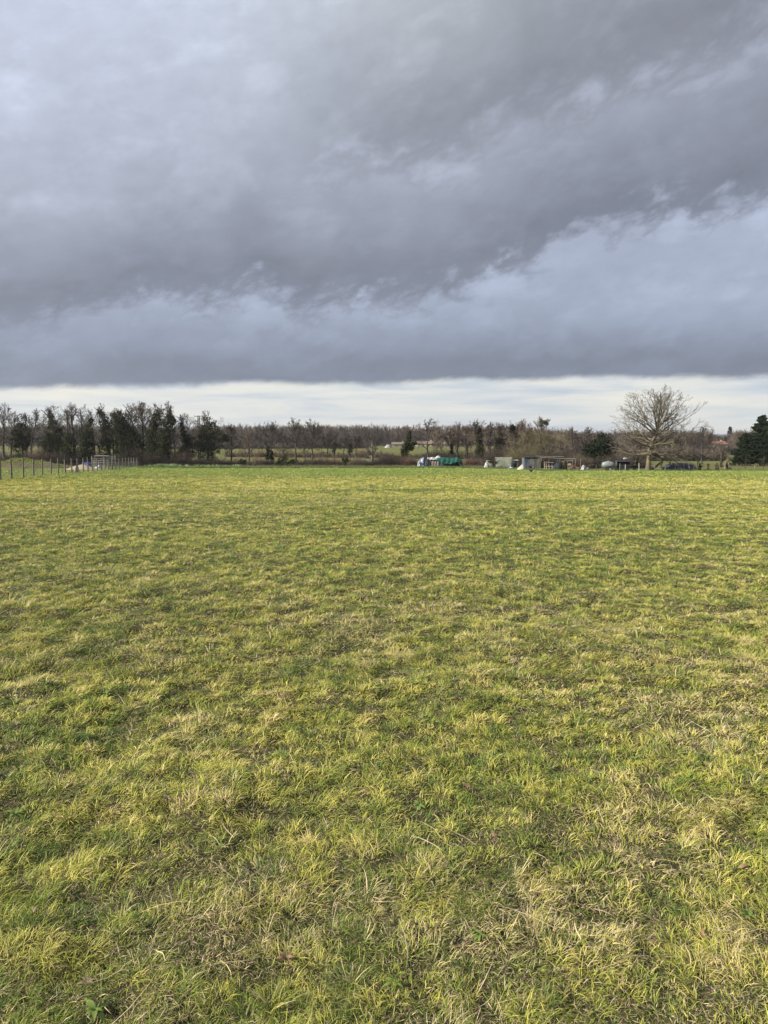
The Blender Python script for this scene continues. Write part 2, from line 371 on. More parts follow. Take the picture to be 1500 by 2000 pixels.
# ------------------------------------------------------------------ grass
gr = bpy.data.materials.new('grass_blades'); gr.use_nodes = True; N = NT(gr.node_tree); M['grass'] = gr
at = N.n('ShaderNodeAttribute'); at.attribute_name = 'tone'
col = N.ramp(at.outputs['Fac'], [(0.0, (0.205, 0.285, 0.065)), (0.05, (0.205, 0.285, 0.065)), (0.10, (0.050, 0.100, 0.020)), (0.22, (0.125, 0.190, 0.038)), (0.42, (0.280, 0.315, 0.057)), (0.60, (0.49, 0.455, 0.090)), (0.76, (0.64, 0.54, 0.20)), (0.88, (0.60, 0.49, 0.33)), (0.95, (0.30, 0.22, 0.14)), (1.0, (0.10, 0.07, 0.045))])
p = N.n('ShaderNodeBsdfPrincipled', i_Roughness=0.55); p.inputs['Specular IOR Level'].default_value = 0.25; N.l(col, p.inputs['Base Color'])
tr = N.n('ShaderNodeBsdfTranslucent'); N.l(col, tr.inputs[0])
mx = N.n('ShaderNodeMixShader', i_Fac=0.28); N.l(p.outputs[0], mx.inputs[1]); N.l(tr.outputs[0], mx.inputs[2])
o_ = N.n('ShaderNodeOutputMaterial'); N.l(mx.outputs[0], o_.inputs[0])

rs = np.random.RandomState(7)
def blades(x, y, L, W, ang, e0, e1, tone, nseg, z=None, twist=0.6):
    """curved blades: start elevation e0, end elevation e1, heading ang"""
    n = len(x); z = ground_z(x, y) - 0.004 if z is None else z
    P = np.zeros((n, nseg + 1, 3)); P[:, 0] = np.stack([x, y, z], -1)
    side = rs.normal(0, 0.25, n)
    for i in range(nseg):
        fr = (i + 0.5) / nseg; e = e0 + (e1 - e0) * fr; a = ang + side * fr * 2
        st = (L / nseg)[:, None] * np.stack([np.cos(e) * np.cos(a), np.cos(e) * np.sin(a), np.sin(e)], -1)
        P[:, i + 1] = P[:, i] + st
    wa = ang + math.pi / 2 + rs.normal(0, twist, n)
    wd = np.stack([np.cos(wa), np.sin(wa), rs.normal(0, 0.25, n)], -1)
    prof = np.array([0.75, 1.0, 0.85, 0.6, 0.4])[:nseg] if nseg > 1 else np.array([1.0])
    V = np.zeros((n, 2 * nseg + 1, 3))
    for i in range(nseg):
        V[:, 2 * i] = P[:, i] - wd * (W * prof[i] / 2)[:, None]; V[:, 2 * i + 1] = P[:, i] + wd * (W * prof[i] / 2)[:, None]
    V[:, 2 * nseg] = P[:, nseg]
    b = (np.arange(n) * (2 * nseg + 1))[:, None]
    Q = [b + np.array([[2 * i, 2 * i + 1, 2 * i + 3, 2 * i + 2]]) for i in range(nseg - 1)]
    Q = np.concatenate(Q) if Q else np.zeros((0, 4), int)
    Tt = b + np.array([[2 * nseg - 2, 2 * nseg - 1, 2 * nseg]])
    grad = np.concatenate([np.repeat(np.linspace(-0.05, 0.04, nseg), 2), [0.05]])
    tn = np.where(tone[:, None] < 0.05, tone[:, None] + 0 * grad[None], np.clip(tone[:, None] + grad[None], 0.10, 1))
    return V.reshape(-1, 3), Q, Tt, tn.ravel()

def field_tone(x, y):
    d = np.hypot(x, y)
    big = vnoise(x, y, 6.0, 11) * 0.035 + vnoise(x, y, 1.5, 12) * 0.045 + vnoise(x, y, 0.5, 13) * 0.07 + vnoise(x, y, 0.2, 14) * 0.08
    base = np.interp(d, [0, 4, 7, 11, 17, 24, 33, 45, 54, 66, 120], [0.44, 0.43, 0.41, 0.37, 0.37, 0.44, 0.50, 0.48, 0.36, 0.31, 0.31])
    tracks = -0.24 * np.exp(-((y - 33.0 - 0.03 * x - 0.5 * vnoise(x, x * 0, 6, 17)) / 0.7) ** 2) - 0.20 * np.exp(-((y - 25.5 + 0.02 * x) / 0.8) ** 2) - 0.10 * np.exp(-((y - 19.5 - 0.8 * vnoise(x, x * 0, 9, 18)) / 0.9) ** 2) + 0.08 * np.exp(-((y - 29) / 1.6) ** 2)
    return base + big + tracks * smooth01((np.abs(x + 3) - 1) / 6 + 0.6)
def straw_mask(x, y):
    s = vnoise(x, y, 0.6, 21) * 0.45 + vnoise(x, y, 0.22, 22) * 0.5 + vnoise(x, y, 3.0, 23) * 0.25
    for cx_, cy_, r_ in ((0.15, 2.45, 0.42), (-0.55, 2.25, 0.3), (1.15, 2.85, 0.35), (0.75, 2.25, 0.25), (0.05, 3.1, 0.25), (1.3, 2.3, 0.25), (-1.1, 4.0, 0.3), (2.0, 4.6, 0.5), (1.9, 6.3, 0.6)):
        s = s + 0.55 * np.exp(-((x - cx_) ** 2 + (y - cy_) ** 2) / r_ ** 2)
    return s

GV, GQ, GT, GA, gn = [], [], [], [], 0
def push(res):
    global gn
    V, Q, Tt, A = res
    GV.append(V.astype(np.float32)); GQ.append((Q + gn).astype(np.int32)); GT.append((Tt + gn).astype(np.int32)); GA.append(A.astype(np.float32)); gn += len(V)

def sample_ring(d0, d1, dens, pw=0.0):
    """points between rows d0..d1; dens blades/m2 at d0 falling as (d0/d)^pw"""
    K = 400; yb = np.linspace(d0, d1, K + 1); ym = (yb[1:] + yb[:-1]) / 2
    wid = 2 * (0.56 * ym + 1.3); cnt = wid * dens * (d0 / ym) ** pw * (d1 - d0) / K
    n = int(cnt.sum()); c = np.cumsum(cnt); c /= c[-1]
    k = np.searchsorted(c, rs.uniform(0, 1, n)); y = yb[k] + rs.uniform(0, 1, n) * (d1 - d0) / K
    x = rs.uniform(-1, 1, n) * (0.56 * y + 1.3)
    px = CX + x / y * F
    keep = y < np.interp(px, [-200, 270, 900, 1000, 1060, 1700], [112, 112, 108, 88, 80, 80])
    return x[keep], y[keep]

def hash2(i, j, k):
    h = np.sin(i * 127.1 + j * 311.7 + k * 74.7) * 43758.5453
    return h - np.floor(h)
def tufts(x, y, c):
    """nearest tuft centre of a jittered lattice: offset from it, distance and three random numbers of the tuft"""
    gx, gy = np.floor(x / c), np.floor(y / c)
    best = np.full(len(x), 1e9); bx = np.zeros(len(x)); by = np.zeros(len(x)); bi = np.zeros(len(x)); bj = np.zeros(len(x))
    for di in (-1, 0, 1):
        for dj in (-1, 0, 1):
            i, j = gx + di, gy + dj
            qx = (i + 0.1 + 0.8 * hash2(i, j, 1)) * c; qy = (j + 0.1 + 0.8 * hash2(i, j, 2)) * c
            dd = (x - qx) ** 2 + (y - qy) ** 2; m = dd < best
            best = np.where(m, dd, best); bx = np.where(m, x - qx, bx); by = np.where(m, y - qy, by); bi = np.where(m, i, bi); bj = np.where(m, j, bj)
    return bx, by, np.sqrt(best) / c, hash2(bi, bj, 3), hash2(bi, bj, 4), hash2(bi, bj, 5)

def ring(d0, d1, dens, pw, nseg, w0, l0, c, lsc=0.0, c2=0.22, dz=0.04):
    x, y = sample_ring(d0, d1, dens, pw); n = len(x)
    bx, by, br, h1, h2, h3 = tufts(x, y, c)
    g = vnoise(x, y, 0.30, 31) * 0.55 + vnoise(x, y, 0.13, 32) * 0.45
    hole = (h3 < 0.13)
    cx2, cy2, br2, q1, q2, q3 = tufts(x, y, c2); dome = np.clip(1 - (1.35 * br2) ** 2, 0, 1) * (0.35 + 0.65 * q1)
    hole = hole | ((br2 > 0.62) & (q2 < 0.7)) | (q3 < 0.05)
    keep = rs.uniform(0, 1, n) < np.clip(np.where(hole, 0.42, 0.85 + 0.5 * g) * (1.15 - 0.45 * br), 0.15, 1)
    x, y, g, bx, by, br, h1, h2, h3, hole, dome, q2 = [q[keep] for q in (x, y, g, bx, by, br, h1, h2, h3, hole, dome, q2)]; n = len(x)
    flow = 0.9 + 1.6 * vnoise(x, y, 0.6, 33) + 2.2 * vnoise(x, y, 0.2, 34)
    vx = np.cos(flow) * 0.65 + bx / c * 2.1 + rs.normal(0, 0.7, n); vy = np.sin(flow) * 0.65 + by / c * 2.1 + rs.normal(0, 0.7, n)
    ang = np.arctan2(vy, vx)
    st = straw_mask(x, y)
    tone = field_tone(x, y) + rs.normal(0, 0.075, n) + 0.05 * g + 0.16 * (dome - 0.35) + (q2 - 0.5) * 0.20 + (h1 - 0.5) * np.interp(y, [2, 10, 18, 30, 60], [0.33, 0.5, 0.45, 0.26, 0.22])  # dome term paints tuft tops like sunlit straw and darkens the hollows
    is_straw = rs.uniform(0, 1, n) < np.clip(0.12 + 0.75 * (st - 0.26) + 0.35 * (h2 - 0.5), 0.03, 0.7)
    tone = np.where(is_straw, 0.84 + rs.normal(0, 0.06, n), tone)
    dk = rs.uniform(0, 1, n) < 0.17
    tone = np.where(dk & ~is_straw, tone - 0.24, tone)
    tone = np.where(rs.uniform(0, 1, n) < np.where(y > 9, 0.02, 0.06), 0.96 + rs.normal(0, 0.02, n), tone)
    tone = np.where(hole & (rs.uniform(0, 1, n) < 0.42), 0.965 + rs.normal(0, 0.02, n), tone)
    tone = np.clip(tone, 0.11, 1.0)
    fresh = rs.uniform(0, 1, n) < 0.8 * smooth01((y - 54 - 4 * vnoise(x, y, 14, 41)) / 9) * (0.65 + 0.35 * vnoise(x, y, 5, 42)); tone = np.where(fresh, 0.0, tone)
    d = np.hypot(x, y); sc_ = (d / d0)
    L = l0 * (0.5 + 0.85 * rs.uniform(0, 1, n) ** 1.3) * (1 + 0.35 * g) * (0.65 + 0.7 * h2) * np.where(hole, 0.55, 1) * sc_ ** lsc
    W = w0 * rs.uniform(0.55, 1.35, n) * sc_ ** 0.9
    e0 = R(67) - br * 0.6 + rs.normal(0, 0.28, n); e1 = e0 - R(50) - rs.uniform(0, 1.0, n)
    e0 = np.where(is_straw, R(42) + rs.normal(0, 0.35, n), e0); e1 = np.where(is_straw, R(-8) + rs.normal(0, 0.35, n), e1)
    push(blades(x, y, L, W, ang, e0, e1, tone, nseg, z=ground_z(x, y) - 0.006 + dz * dome))

ring(1.3, 5.0, 36000, 0.75, 4, 0.0011, 0.050, 0.075, c2=0.16, dz=0.034)
ring(5.0, 12.0, 13000, 1.5, 3, 0.0023, 0.054, 0.10, c2=0.20, dz=0.045)
ring(12.0, 30.0, 3300, 1.6, 2, 0.0050, 0.068, 0.16, c2=0.30, dz=0.055)
ring(30.0, 112.0, 640, 1.35, 2, 0.014, 0.095, 0.45, 0.25, c2=0.55, dz=0.05)

# tussocks of coarse grass
def tussocks(n, d0, d1, nb, Lb, Wb):
    yy = np.sqrt(rs.uniform(d0 ** 2, d1 ** 2, n)); xx = rs.uniform(-1, 1, n) * (0.56 * yy + 1)
    x = np.repeat(xx, nb); y = np.repeat(yy, nb); k = len(x)
    a = rs.uniform(0, 2 * math.pi, k); r_ = np.abs(rs.normal(0, 0.035, k)) * (Lb / 0.13)
    ct = np.repeat(np.clip(rs.normal(0.30, 0.16, n), 0.05, 0.7), nb); sc1 = np.repeat(rs.uniform(0.6, 1.35, n), nb)
    tone = np.clip(ct + rs.normal(0, 0.09, k), 0, 1); tone = np.where(rs.uniform(0, 1, k) < 0.22, 0.82, tone)
    x = x + r_ * np.cos(a); y = y + r_ * np.sin(a)
    e0 = R(70) - r_ / 0.09 * 0.35 + rs.normal(0, 0.15, k)
    push(blades(x, y, Lb * sc1 * rs.uniform(0.5, 1.15, k), Wb * rs.uniform(0.7, 1.3, k), a + rs.normal(0, 0.3, k), e0, e0 - rs.uniform(0.7, 1.7, k), tone, 4))
tussocks(60, 1.6, 6, 50, 0.095, 0.0028)
tussocks(900, 5, 16, 40, 0.115, 0.0046)
tussocks(2600, 14, 40, 22, 0.14, 0.011)
tussocks(800, 38, 78, 14, 0.20, 0.03)
# thatch of dead scraps on the soil
for d0, d1, dn, ln_, wd_ in ((1.3, 5, 26000, 0.026, 0.0018), (5, 14, 4200, 0.045, 0.004)):
    x, y = sample_ring(d0, d1, dn, 1.0); n = len(x)
    push(blades(x, y, ln_ * rs.uniform(0.5, 1.6, n), wd_ * rs.uniform(0.6, 1.4, n), rs.uniform(0, 6.28, n), R(18) + rs.normal(0, 0.3, n), R(-10) + rs.normal(0, 0.3, n), np.clip(rs.choice([0.86, 0.95, 0.985, 0.35, 0.17], n, p=[.18, .22, .20, .20, .20]) + rs.normal(0, 0.02, n), 0, 1), 2, z=ground_z(x, y) + rs.uniform(0.0, 0.012, n)))
# loose straw stems lying over the sward
n = 2600; yy = np.sqrt(rs.uniform(1.4 ** 2, 9 ** 2, n)); xx = rs.uniform(-1, 1, n) * (0.56 * yy + 1)
k = straw_mask(xx, yy) > 0.12; xx, yy = xx[k], yy[k]; n = len(xx)
push(blades(xx, yy, rs.uniform(0.08, 0.26, n), rs.uniform(0.0016, 0.0034, n), rs.uniform(0, 6.28, n), R(12) + rs.normal(0, 0.2, n), R(-6) + rs.normal(0, 0.15, n), np.clip(0.87 + rs.normal(0, 0.05, n), 0, 1), 3, z=ground_z(xx, yy) + rs.uniform(0.02, 0.05, n)))
gob = add_mesh('grass', np.concatenate(GV), np.concatenate(GQ), np.concatenate(GT), 'grass', attrs={'tone': np.concatenate(GA)})
tag(gob, kind='stuff')
print('grass verts', gn)
del GV, GQ, GT, GA

# ------------------------------------------------------------------ trees
def grow(S, D, L, R0, nseg, curl, upc, endr, rng):
    """S,D (n,3) starts and unit directions -> paths (n,nseg+1,3), radii (n,nseg+1)"""
    n = len(S); P = np.zeros((n, nseg + 1, 3)); P[:, 0] = S; d = D.copy()
    for i in range(nseg):
        d = d + rng.normal(0, curl, (n, 3)); d[:, 2] += upc; d /= np.linalg.norm(d, axis=1, keepdims=True)
        P[:, i + 1] = P[:, i] + d * (L / nseg)[:, None]
    t = np.linspace(0, 1, nseg + 1)[None]
    return P, R0[:, None] * (1 - t) + (R0 * endr)[:, None] * t
def perp_dirs(D, ang, rng):
    n = len(D); r = rng.normal(0, 1, (n, 3)); r -= (r * D).sum(1, keepdims=True) * D; r /= np.linalg.norm(r, axis=1, keepdims=True)
    return D * np.cos(ang)[:, None] + r * np.sin(ang)[:, None]
def children(P, Rr, k, f0, f1, lf, ang, rf, rmin, rng, L):
    ang = ang * 0.78
    n, m, _ = P.shape; idx = np.repeat(np.arange(n), k); t = rng.uniform(f0, f1, n * k) * (m - 1)
    i = np.minimum(t.astype(int), m - 2); f = (t - i)[:, None]
    S = P[idx, i] * (1 - f) + P[idx, i + 1] * f; D = P[idx, i + 1] - P[idx, i]; D /= np.linalg.norm(D, axis=1, keepdims=True)
    ra = Rr[idx, i] * (1 - f[:, 0]) + Rr[idx, i + 1] * f[:, 0]
    D = perp_dirs(D, rng.normal(ang, 0.16, len(D)), rng)
    LL = L[idx] * lf * rng.uniform(0.6, 1.25, len(D)) * (1.15 - 0.45 * t / (m - 1))
    return S, D, LL, np.maximum(ra * rf, rmin)

def env_clip(S, D, L, c, ra, slack):
    q = (S - c) / ra; d = D / ra; A = (d * d).sum(1); B = 2 * (q * d).sum(1); C = (q * q).sum(1) - 1
    disc = B * B - 4 * A * C; t = np.where(disc > 0, (-B + np.sqrt(np.maximum(disc, 0))) / (2 * A), 0.1)
    return np.minimum(L, np.maximum(t, 0) + slack)
def twigs_mesh(levels, sides):
    V, Q, n = [], [], 0
    for (P, Rr), s in zip(levels, sides):
        v, q = tubes(P, Rr, s); V.append(v); Q.append(q + n); n += len(v)
    return np.concatenate(V), np.concatenate(Q)

def make_tree(o, path, h, w, seed, tf=0.25, nl=17, rad=None, k=(7, 5, 4), twig=0.011, bark='bark_dark', twigm='twig_dark', elev=(18, 80), hc=None, curl=0.10, up=0.04, lmul=1.0, fhi=0.80, limbc=0.10):
    """o: the tree's Empty (at its base); path: trunk polyline in local metres (first at base); h,w total height and crown width"""
    rng = np.random.RandomState(seed)
    path = np.asarray(path, float); seg = np.linalg.norm(np.diff(path, axis=0), axis=1); cum = np.concatenate([[0], np.cumsum(seg)])
    m = 9; tt = np.linspace(0, cum[-1], m); PP = np.stack([np.interp(tt, cum, path[:, i]) for i in range(3)], -1)
    PP[1:-1, :2] += rng.normal(0, 0.008 * h, (m - 2, 2)); rad = rad or h * 0.024
    rr = rad * (1 - 0.9 * (tt / cum[-1]) ** 0.8) + 0.01; rr[0] *= 1.3
    hc = hc if hc is not None else h * 0.58
    rz = h - hc; cx_ = np.interp(hc, PP[:, 2], PP[:, 0]); cy_ = np.interp(hc, PP[:, 2], PP[:, 1])
    # limbs towards the crown envelope
    fr = np.linspace(tf, fhi, nl) + rng.uniform(-0.03, 0.03, nl); fr = np.clip(fr, tf, 0.97)
    S = np.stack([np.interp(fr * h, PP[:, 2], PP[:, i]) for i in range(3)], -1); rs0 = np.interp(S[:, 2], PP[:, 2], rr)
    aa = np.arange(nl) * 2.4 + rng.uniform(0, 6.28) + rng.uniform(-0.4, 0.4, nl)
    ee = np.radians(np.interp(fr, [tf, fhi], elev) + rng.uniform(-9, 9, nl))
    D = np.stack([np.cos(ee) * np.cos(aa), np.cos(ee) * np.sin(aa), np.sin(ee)], -1)
    c = np.array([cx_, cy_, hc]); ra_ = np.array([w / 2, w / 2, rz if rz > 0 else 1]) * 0.97;
    q = (S - c); A = (D[:, 0] / ra_[0]) ** 2 + (D[:, 1] / ra_[1]) ** 2 + (D[:, 2] / ra_[2]) ** 2
    B = 2 * (q[:, 0] * D[:, 0] / ra_[0] ** 2 + q[:, 1] * D[:, 1] / ra_[1] ** 2 + q[:, 2] * D[:, 2] / ra_[2] ** 2)
    C = (q[:, 0] / ra_[0]) ** 2 + (q[:, 1] / ra_[1]) ** 2 + (q[:, 2] / ra_[2]) ** 2 - 1
    disc = np.maximum(B * B - 4 * A * C, 0); L = (-B + np.sqrt(disc)) / (2 * A); L = np.clip(L, 0.14 * h, 0.9 * h) * rng.uniform(0.72, 0.98, nl) * lmul
    rae = np.array([w / 2, w / 2, max(rz, hc * 0.8)])
    P1, R1 = grow(S, D, L, rs0 * rng.uniform(0.38, 0.6, nl), 6, curl, up, 0.16, rng)
    a = children(P1, R1, k[0], 0.18, 1.0, 0.44, 0.72, 0.62, twig * 1.7, rng, L); a = (a[0], a[1], env_clip(a[0], a[1], a[2], c, rae, 0.05 * h), a[3]); P2, R2 = grow(*a, 4, 0.14, up, 0.35, rng)
    b = children(P2, R2, k[1], 0.2, 1.0, 0.50, 0.68, 0.65, twig * 1.25, rng, a[2]); b = (b[0], b[1], env_clip(b[0], b[1], b[2], c, rae, 0.035 * h), b[3]); P3, R3 = grow(*b, 3, 0.16, up, 0.5, rng)
    cch = children(P3, R3, k[2], 0.2, 1.0, 0.55, 0.62, 0.8, twig, rng, b[2]); cch = (cch[0], cch[1], env_clip(cch[0], cch[1], cch[2], c, rae, 0.03 * h), cch[3]); P4, R4 = grow(*cch, 2, 0.18, up * 1.5, 0.5, rng)
    # trim what pokes out far
    top = P4[:, -1, 2].max(); 
    Vt, Qt = tubes(PP[None], rr[None], 8)
    Vl, Ql = tubes(P1, R1, 6)
    trunk = add_mesh('trunk', np.concatenate([Vt, Vl]), np.concatenate([Qt, Ql + len(Vt)]), None, bark, o, True)
    V, Q = twigs_mesh([(P2, R2), (P3, R3), (P4, R4)], (4, 3, 3))
    kz = h / max(P2[:, :, 2].max(), P3[:, :, 2].max(), top) if top > 0 else 1
    kz = min(1.08, max(0.85, kz)); 
    if abs(kz - 1) > 1e-3:
        V[:, 2] *= kz
        co = np.concatenate([Vt, Vl]); co[:, 2] *= kz; trunk.data.vertices.foreach_set('co', co.astype(np.float32).ravel()); trunk.data.update()
    crown = add_mesh('crown', V, Q, None, twigm, o)
    return P1, P2

def leaves(P, size, rng, flat=0.5):
    n = len(P); a = rng.normal(0, 1, (n, 3)); a /= np.linalg.norm(a, axis=1, keepdims=True)
    b = rng.normal(0, 1, (n, 3)); b -= (b * a).sum(1, keepdims=True) * a; b /= np.linalg.norm(b, axis=1, keepdims=True)
    s = size * rng.uniform(0.6, 1.4, (n, 1)); V = np.stack([P - a * s, P + b * s * 0.7, P + a * s * 1.1, P - b * s * 0.7], 1).reshape(-1, 3)
    return V, np.arange(n * 4).reshape(n, 4)
def leaf_mass(poly, count, size, rng, depth=1.0, clump=0.30):
    """leaves in clumps round a polyline of (x,y,z,radius), denser near the surface"""
    poly = np.asarray(poly, float); seg = np.linalg.norm(np.diff(poly[:, :3], axis=0), axis=1); cum = np.concatenate([[0], np.cumsum(seg)])
    rr = poly[:, 3]; wgt = np.interp(np.linspace(0, cum[-1], 60), cum, rr) + 0.1; cw = np.cumsum(wgt ** 1.3); cw /= cw[-1]
    nc = max(12, count // 26); tt = np.interp(rng.uniform(0, 1, nc), cw, np.linspace(0, cum[-1], 60))
    c = np.stack([np.interp(tt, cum, poly[:, i]) for i in range(4)], -1)
    d = rng.normal(0, 1, (nc, 3)); d /= np.linalg.norm(d, axis=1, keepdims=True); rad = rng.uniform(0.35, 1.0, nc) ** 0.6
    cc = c[:, :3] + d * (c[:, 3] * rad)[:, None] * np.array([1, depth, 0.9])
    k = 26; cr = np.repeat(np.minimum(c[:, 3] * 0.42, clump * rng.uniform(0.6, 1.6, nc)) + size * 0.5, k)[:, None]
    P = np.repeat(cc, k, 0) + rng.normal(0, 0.55, (nc * k, 3)) * cr
    P[:, 2] = np.maximum(P[:, 2], 0.05)
    return leaves(P, size, rng)

tree_seed = [100]
def base_at(px, Y):
    x = xat(px, Y); return x, Y, float(terr_raw(x, Y)) - 0.05
def local(pts, Y, b, yj=None):
    """photo outline points at distance Y as metres relative to the base"""
    out = []
    for i, q in enumerate(pts):
        z = zat(q[1], Y); out.append([xat(q[0], Y, z) - b[0], 0 if yj is None else yj[i], z - b[2]] + ([q[2] / F * Y] if len(q) > 2 else []))
    return out
def tree(name, label, cat, px, Y, top, width, group=None, path=None, ivy=(), ivym='ivy', ivd=1.0, leafsize=0.10, **kw):
    tree_seed[0] += 1; rng = np.random.RandomState(tree_seed[0] + 5000)
    b = base_at(px, Y); o = thing(name, label, cat, b, group)
    h = zat(top, Y) - b[2]; w = 1.22 * width / F * Y
    if path: pp = local(path, Y, b); pp[0] = [0, 0, -0.1]
    else:
        dx = rng.normal(0, 0.03) * h; pp = [[0, 0, -0.1], [dx * 0.3, 0.02 * h, h * 0.35], [dx, 0.0, h * 0.66], [dx * 1.4, 0.01 * h, h * 0.95]]
    if pp[-1][2] < h * 0.93: pp.append([pp[-1][0] + (pp[-1][0] - pp[-2][0]) * 0.4, 0, h * 0.94])
    make_tree(o, pp, h, w, tree_seed[0], **kw)
    if ivy:
        V, Q, n = [], [], 0
        for pl in ivy:
            yj = [rng.uniform(-0.3, 0.3) for _ in pl]; L = local(pl, Y, b, yj); area = sum(abs(L[i][2] - L[i + 1][2]) * (L[i][3] + L[i + 1][3]) for i in range(len(L) - 1))
            v, q = leaf_mass(L, int(area * 300 * ivd) + 500, leafsize, rng); V.append(v); Q.append(q + n); n += len(v)
        add_mesh('ivy', np.concatenate(V), np.concatenate(Q), None, ivym, o)
    return o

BIGL = dict(k=(8, 6, 4))
LG = 'old boundary trees on the left behind the wire fence'
BIGK = dict(k=(8, 6, 4))
IVD = dict(bark='bark_dark', twigm='twig_dark')
tree('bare_tree', 'slender bare tree cut off by the left edge of the photo', 'tree', 4, 118, 783, 58, LG, tf=0.3, path=[(6, 905), (6, 860), (10, 830), (2, 800)], **BIGL)
tree('ivy_tree', 'low round ivy-smothered tree nearest the left edge, with pale stems showing', 'tree', 42, 120, 822, 52, LG, ivy=[[(40, 892, 16), (38, 865, 20), (43, 842, 18), (42, 829, 8)]], tf=0.35, k=(4, 4, 3), ivd=0.8, **IVD)
tree('bare_tree', 'twisted bare tree between the low round ivy tree and the leaning ivy trunks', 'tree', 62, 119, 795, 46, LG, path=[(60, 904), (60, 870), (66, 840), (70, 812)], tf=0.4, **BIGL, **IVD)
tree('bare_tree', 'fine twigged bare sapling beside the twisted bare tree at left', 'tree', 52, 123, 804, 30, LG, tf=0.45)
tree('ivy_tree', 'left-leaning tree with ivy climbing its steep trunk above the soil mound', 'tree', 116, 118, 786, 60, LG, path=[(118, 904), (113, 860), (103, 828), (86, 796)], ivy=[[(116, 898, 20), (112, 872, 19), (108, 845, 13), (100, 822, 7), (92, 806, 4)], [(92, 898, 9), (90, 870, 14), (96, 852, 10)]], tf=0.55, **BIGL, **IVD)
tree('bare_tree', 'tall many branched bare tree rising behind the leaning ivy trunk at left', 'tree', 146, 120, 783, 66, LG, tf=0.34, elev=(35, 80), nl=13, **BIGL, **IVD)
tree('bare_tree', 'bare tree with a wide thin crown behind the pointed ivy cone', 'tree', 163, 124, 788, 44, LG, tf=0.4, elev=(30, 80))
tree('ivy_tree', 'pointed dark ivy cone behind the fence, left of the pallet racks', 'tree', 170, 117, 812, 30, LG, ivy=[[(168, 899, 15), (168, 870, 15), (172, 845, 12), (177, 828, 6), (178, 818, 3)], [(140, 899, 12), (138, 870, 14), (136, 850, 9)]], tf=0.5, k=(4, 4, 3), **IVD)
tree('ivy_tree', 'narrow leaning tree with an ivy column bent to the left above the blue tarpaulin', 'tree', 214, 119, 786, 42, LG, path=[(212, 904), (214, 865), (207, 830), (190, 796)], ivy=[[(207, 880, 17), (211, 855, 14), (207, 832, 10), (198, 812, 9), (192, 802, 4)]], tf=0.5, **IVD)
tree('ivy_tree', 'massive ivy-clad tree with a bulging round top right of the pallet racks', 'tree', 236, 117, 795, 62, LG, path=[(226, 904), (232, 870), (238, 835), (240, 805)], ivy=[[(236, 897, 19), (238, 870, 20), (240, 845, 17), (234, 822, 17), (230, 808, 12)], [(252, 896, 15), (252, 870, 12)]], tf=0.5, ivd=1.1, **IVD)
tree('bare_tree', 'forked bare tree with clean dark limbs left of the tallest ivy column', 'tree', 276, 118, 782, 58, LG, path=[(283, 904), (281, 860), (279, 830), (276, 798)], tf=0.42, elev=(45, 80), **BIGL, **IVD)
tree('bare_tree', 'thin bare tree with its trunk leaning right, just left of the forked bare tree', 'tree', 270, 122, 786, 34, LG, path=[(272, 904), (262, 840), (246, 795)], tf=0.5, **IVD)
tree('ivy_tree', 'tall ivy column with a bare twiggy head above the end of the wire fence', 'tree', 303, 117, 784, 46, LG, path=[(300, 904), (300, 860), (304, 825), (306, 800)], ivy=[[(297, 897, 20), (298, 870, 16), (301, 845, 12), (305, 822, 11), (308, 806, 7)], [(270, 897, 12), (266, 862, 14), (258, 842, 9)]], tf=0.55, ivd=1.1, **IVD)
tree('ivy_tree', 'ivy-clad tree leaning right with ivy brackets sticking out of its top', 'tree', 318, 116, 781, 48, LG, path=[(312, 904), (316, 865), (324, 835), (331, 808)], ivy=[[(318, 897, 16), (320, 868, 17), (324, 842, 14), (328, 822, 11), (331, 808, 5)], [(330, 826, 6), (341, 820, 5)]], tf=0.6, ivd=1.1, **IVD)
tree('ivy_tree', 'small tree with a thin ivy-wrapped leader left of the utility pole', 'tree', 362, 119, 806, 42, LG, path=[(376, 905), (368, 870), (358, 845), (354, 822)], ivy=[[(372, 888, 10), (364, 862, 9), (357, 844, 5), (354, 824, 3)]], tf=0.45, **IVD)
tree('ivy_tree', 'broad dark ivy-covered tree with a spreading head behind the utility pole', 'tree', 408, 121, 801, 66, LG, ivy=[[(402, 898, 18), (404, 872, 26), (412, 850, 24), (412, 832, 14), (408, 822, 8)], [(436, 858, 9), (443, 854, 5)], [(352, 882, 7), (356, 876, 7)], [(380, 868, 12), (366, 856, 9)]], ivym='ivy_olive', tf=0.45, hc=6.0, k=(7, 5, 4), **IVD)
tree('bare_tree', 'bare tree between the broad dark ivy tree and the twiggy fan', 'tree', 452, 120, 826, 50, LG, tf=0.3, **BIGL, **IVD)
keep_seed = tree_seed[0]; tree_seed[0] = 400
for px, tp_, wd_, lb in ((98, 800, 40, 'bare crown filling the space right of the left-leaning ivied trunk top'), (130, 796, 36, 'bare tree with crossing limbs left of the tall many branched tree'), (186, 797, 40, 'thin bare tree in front of the space right of the pointed ivy cone'),
                         (222, 802, 34, 'bare twigs rising from behind the massive ivy-clad tree, at its left'), (256, 796, 34, 'bare tree between the massive ivy-clad tree and the forked bare tree'), (292, 786, 44, 'bare tree crowding the left side of the tallest ivy column'),
                         (342, 806, 34, 'low bare tree right of the ivy brackets'), (388, 826, 34, 'thin bare tree around the foot of the utility pole'), (20, 800, 50, 'dusky bare tree filling the left edge behind the low round ivy tree')):
    tree('bare_tree', lb, 'tree', px, 123 + (px % 5), tp_, wd_, LG, tf=0.32, elev=(35, 82), k=(6, 5, 4), twigm='twig')
tree_seed[0] = keep_seed
MG = 'bare field boundary trees across the middle of the photo'
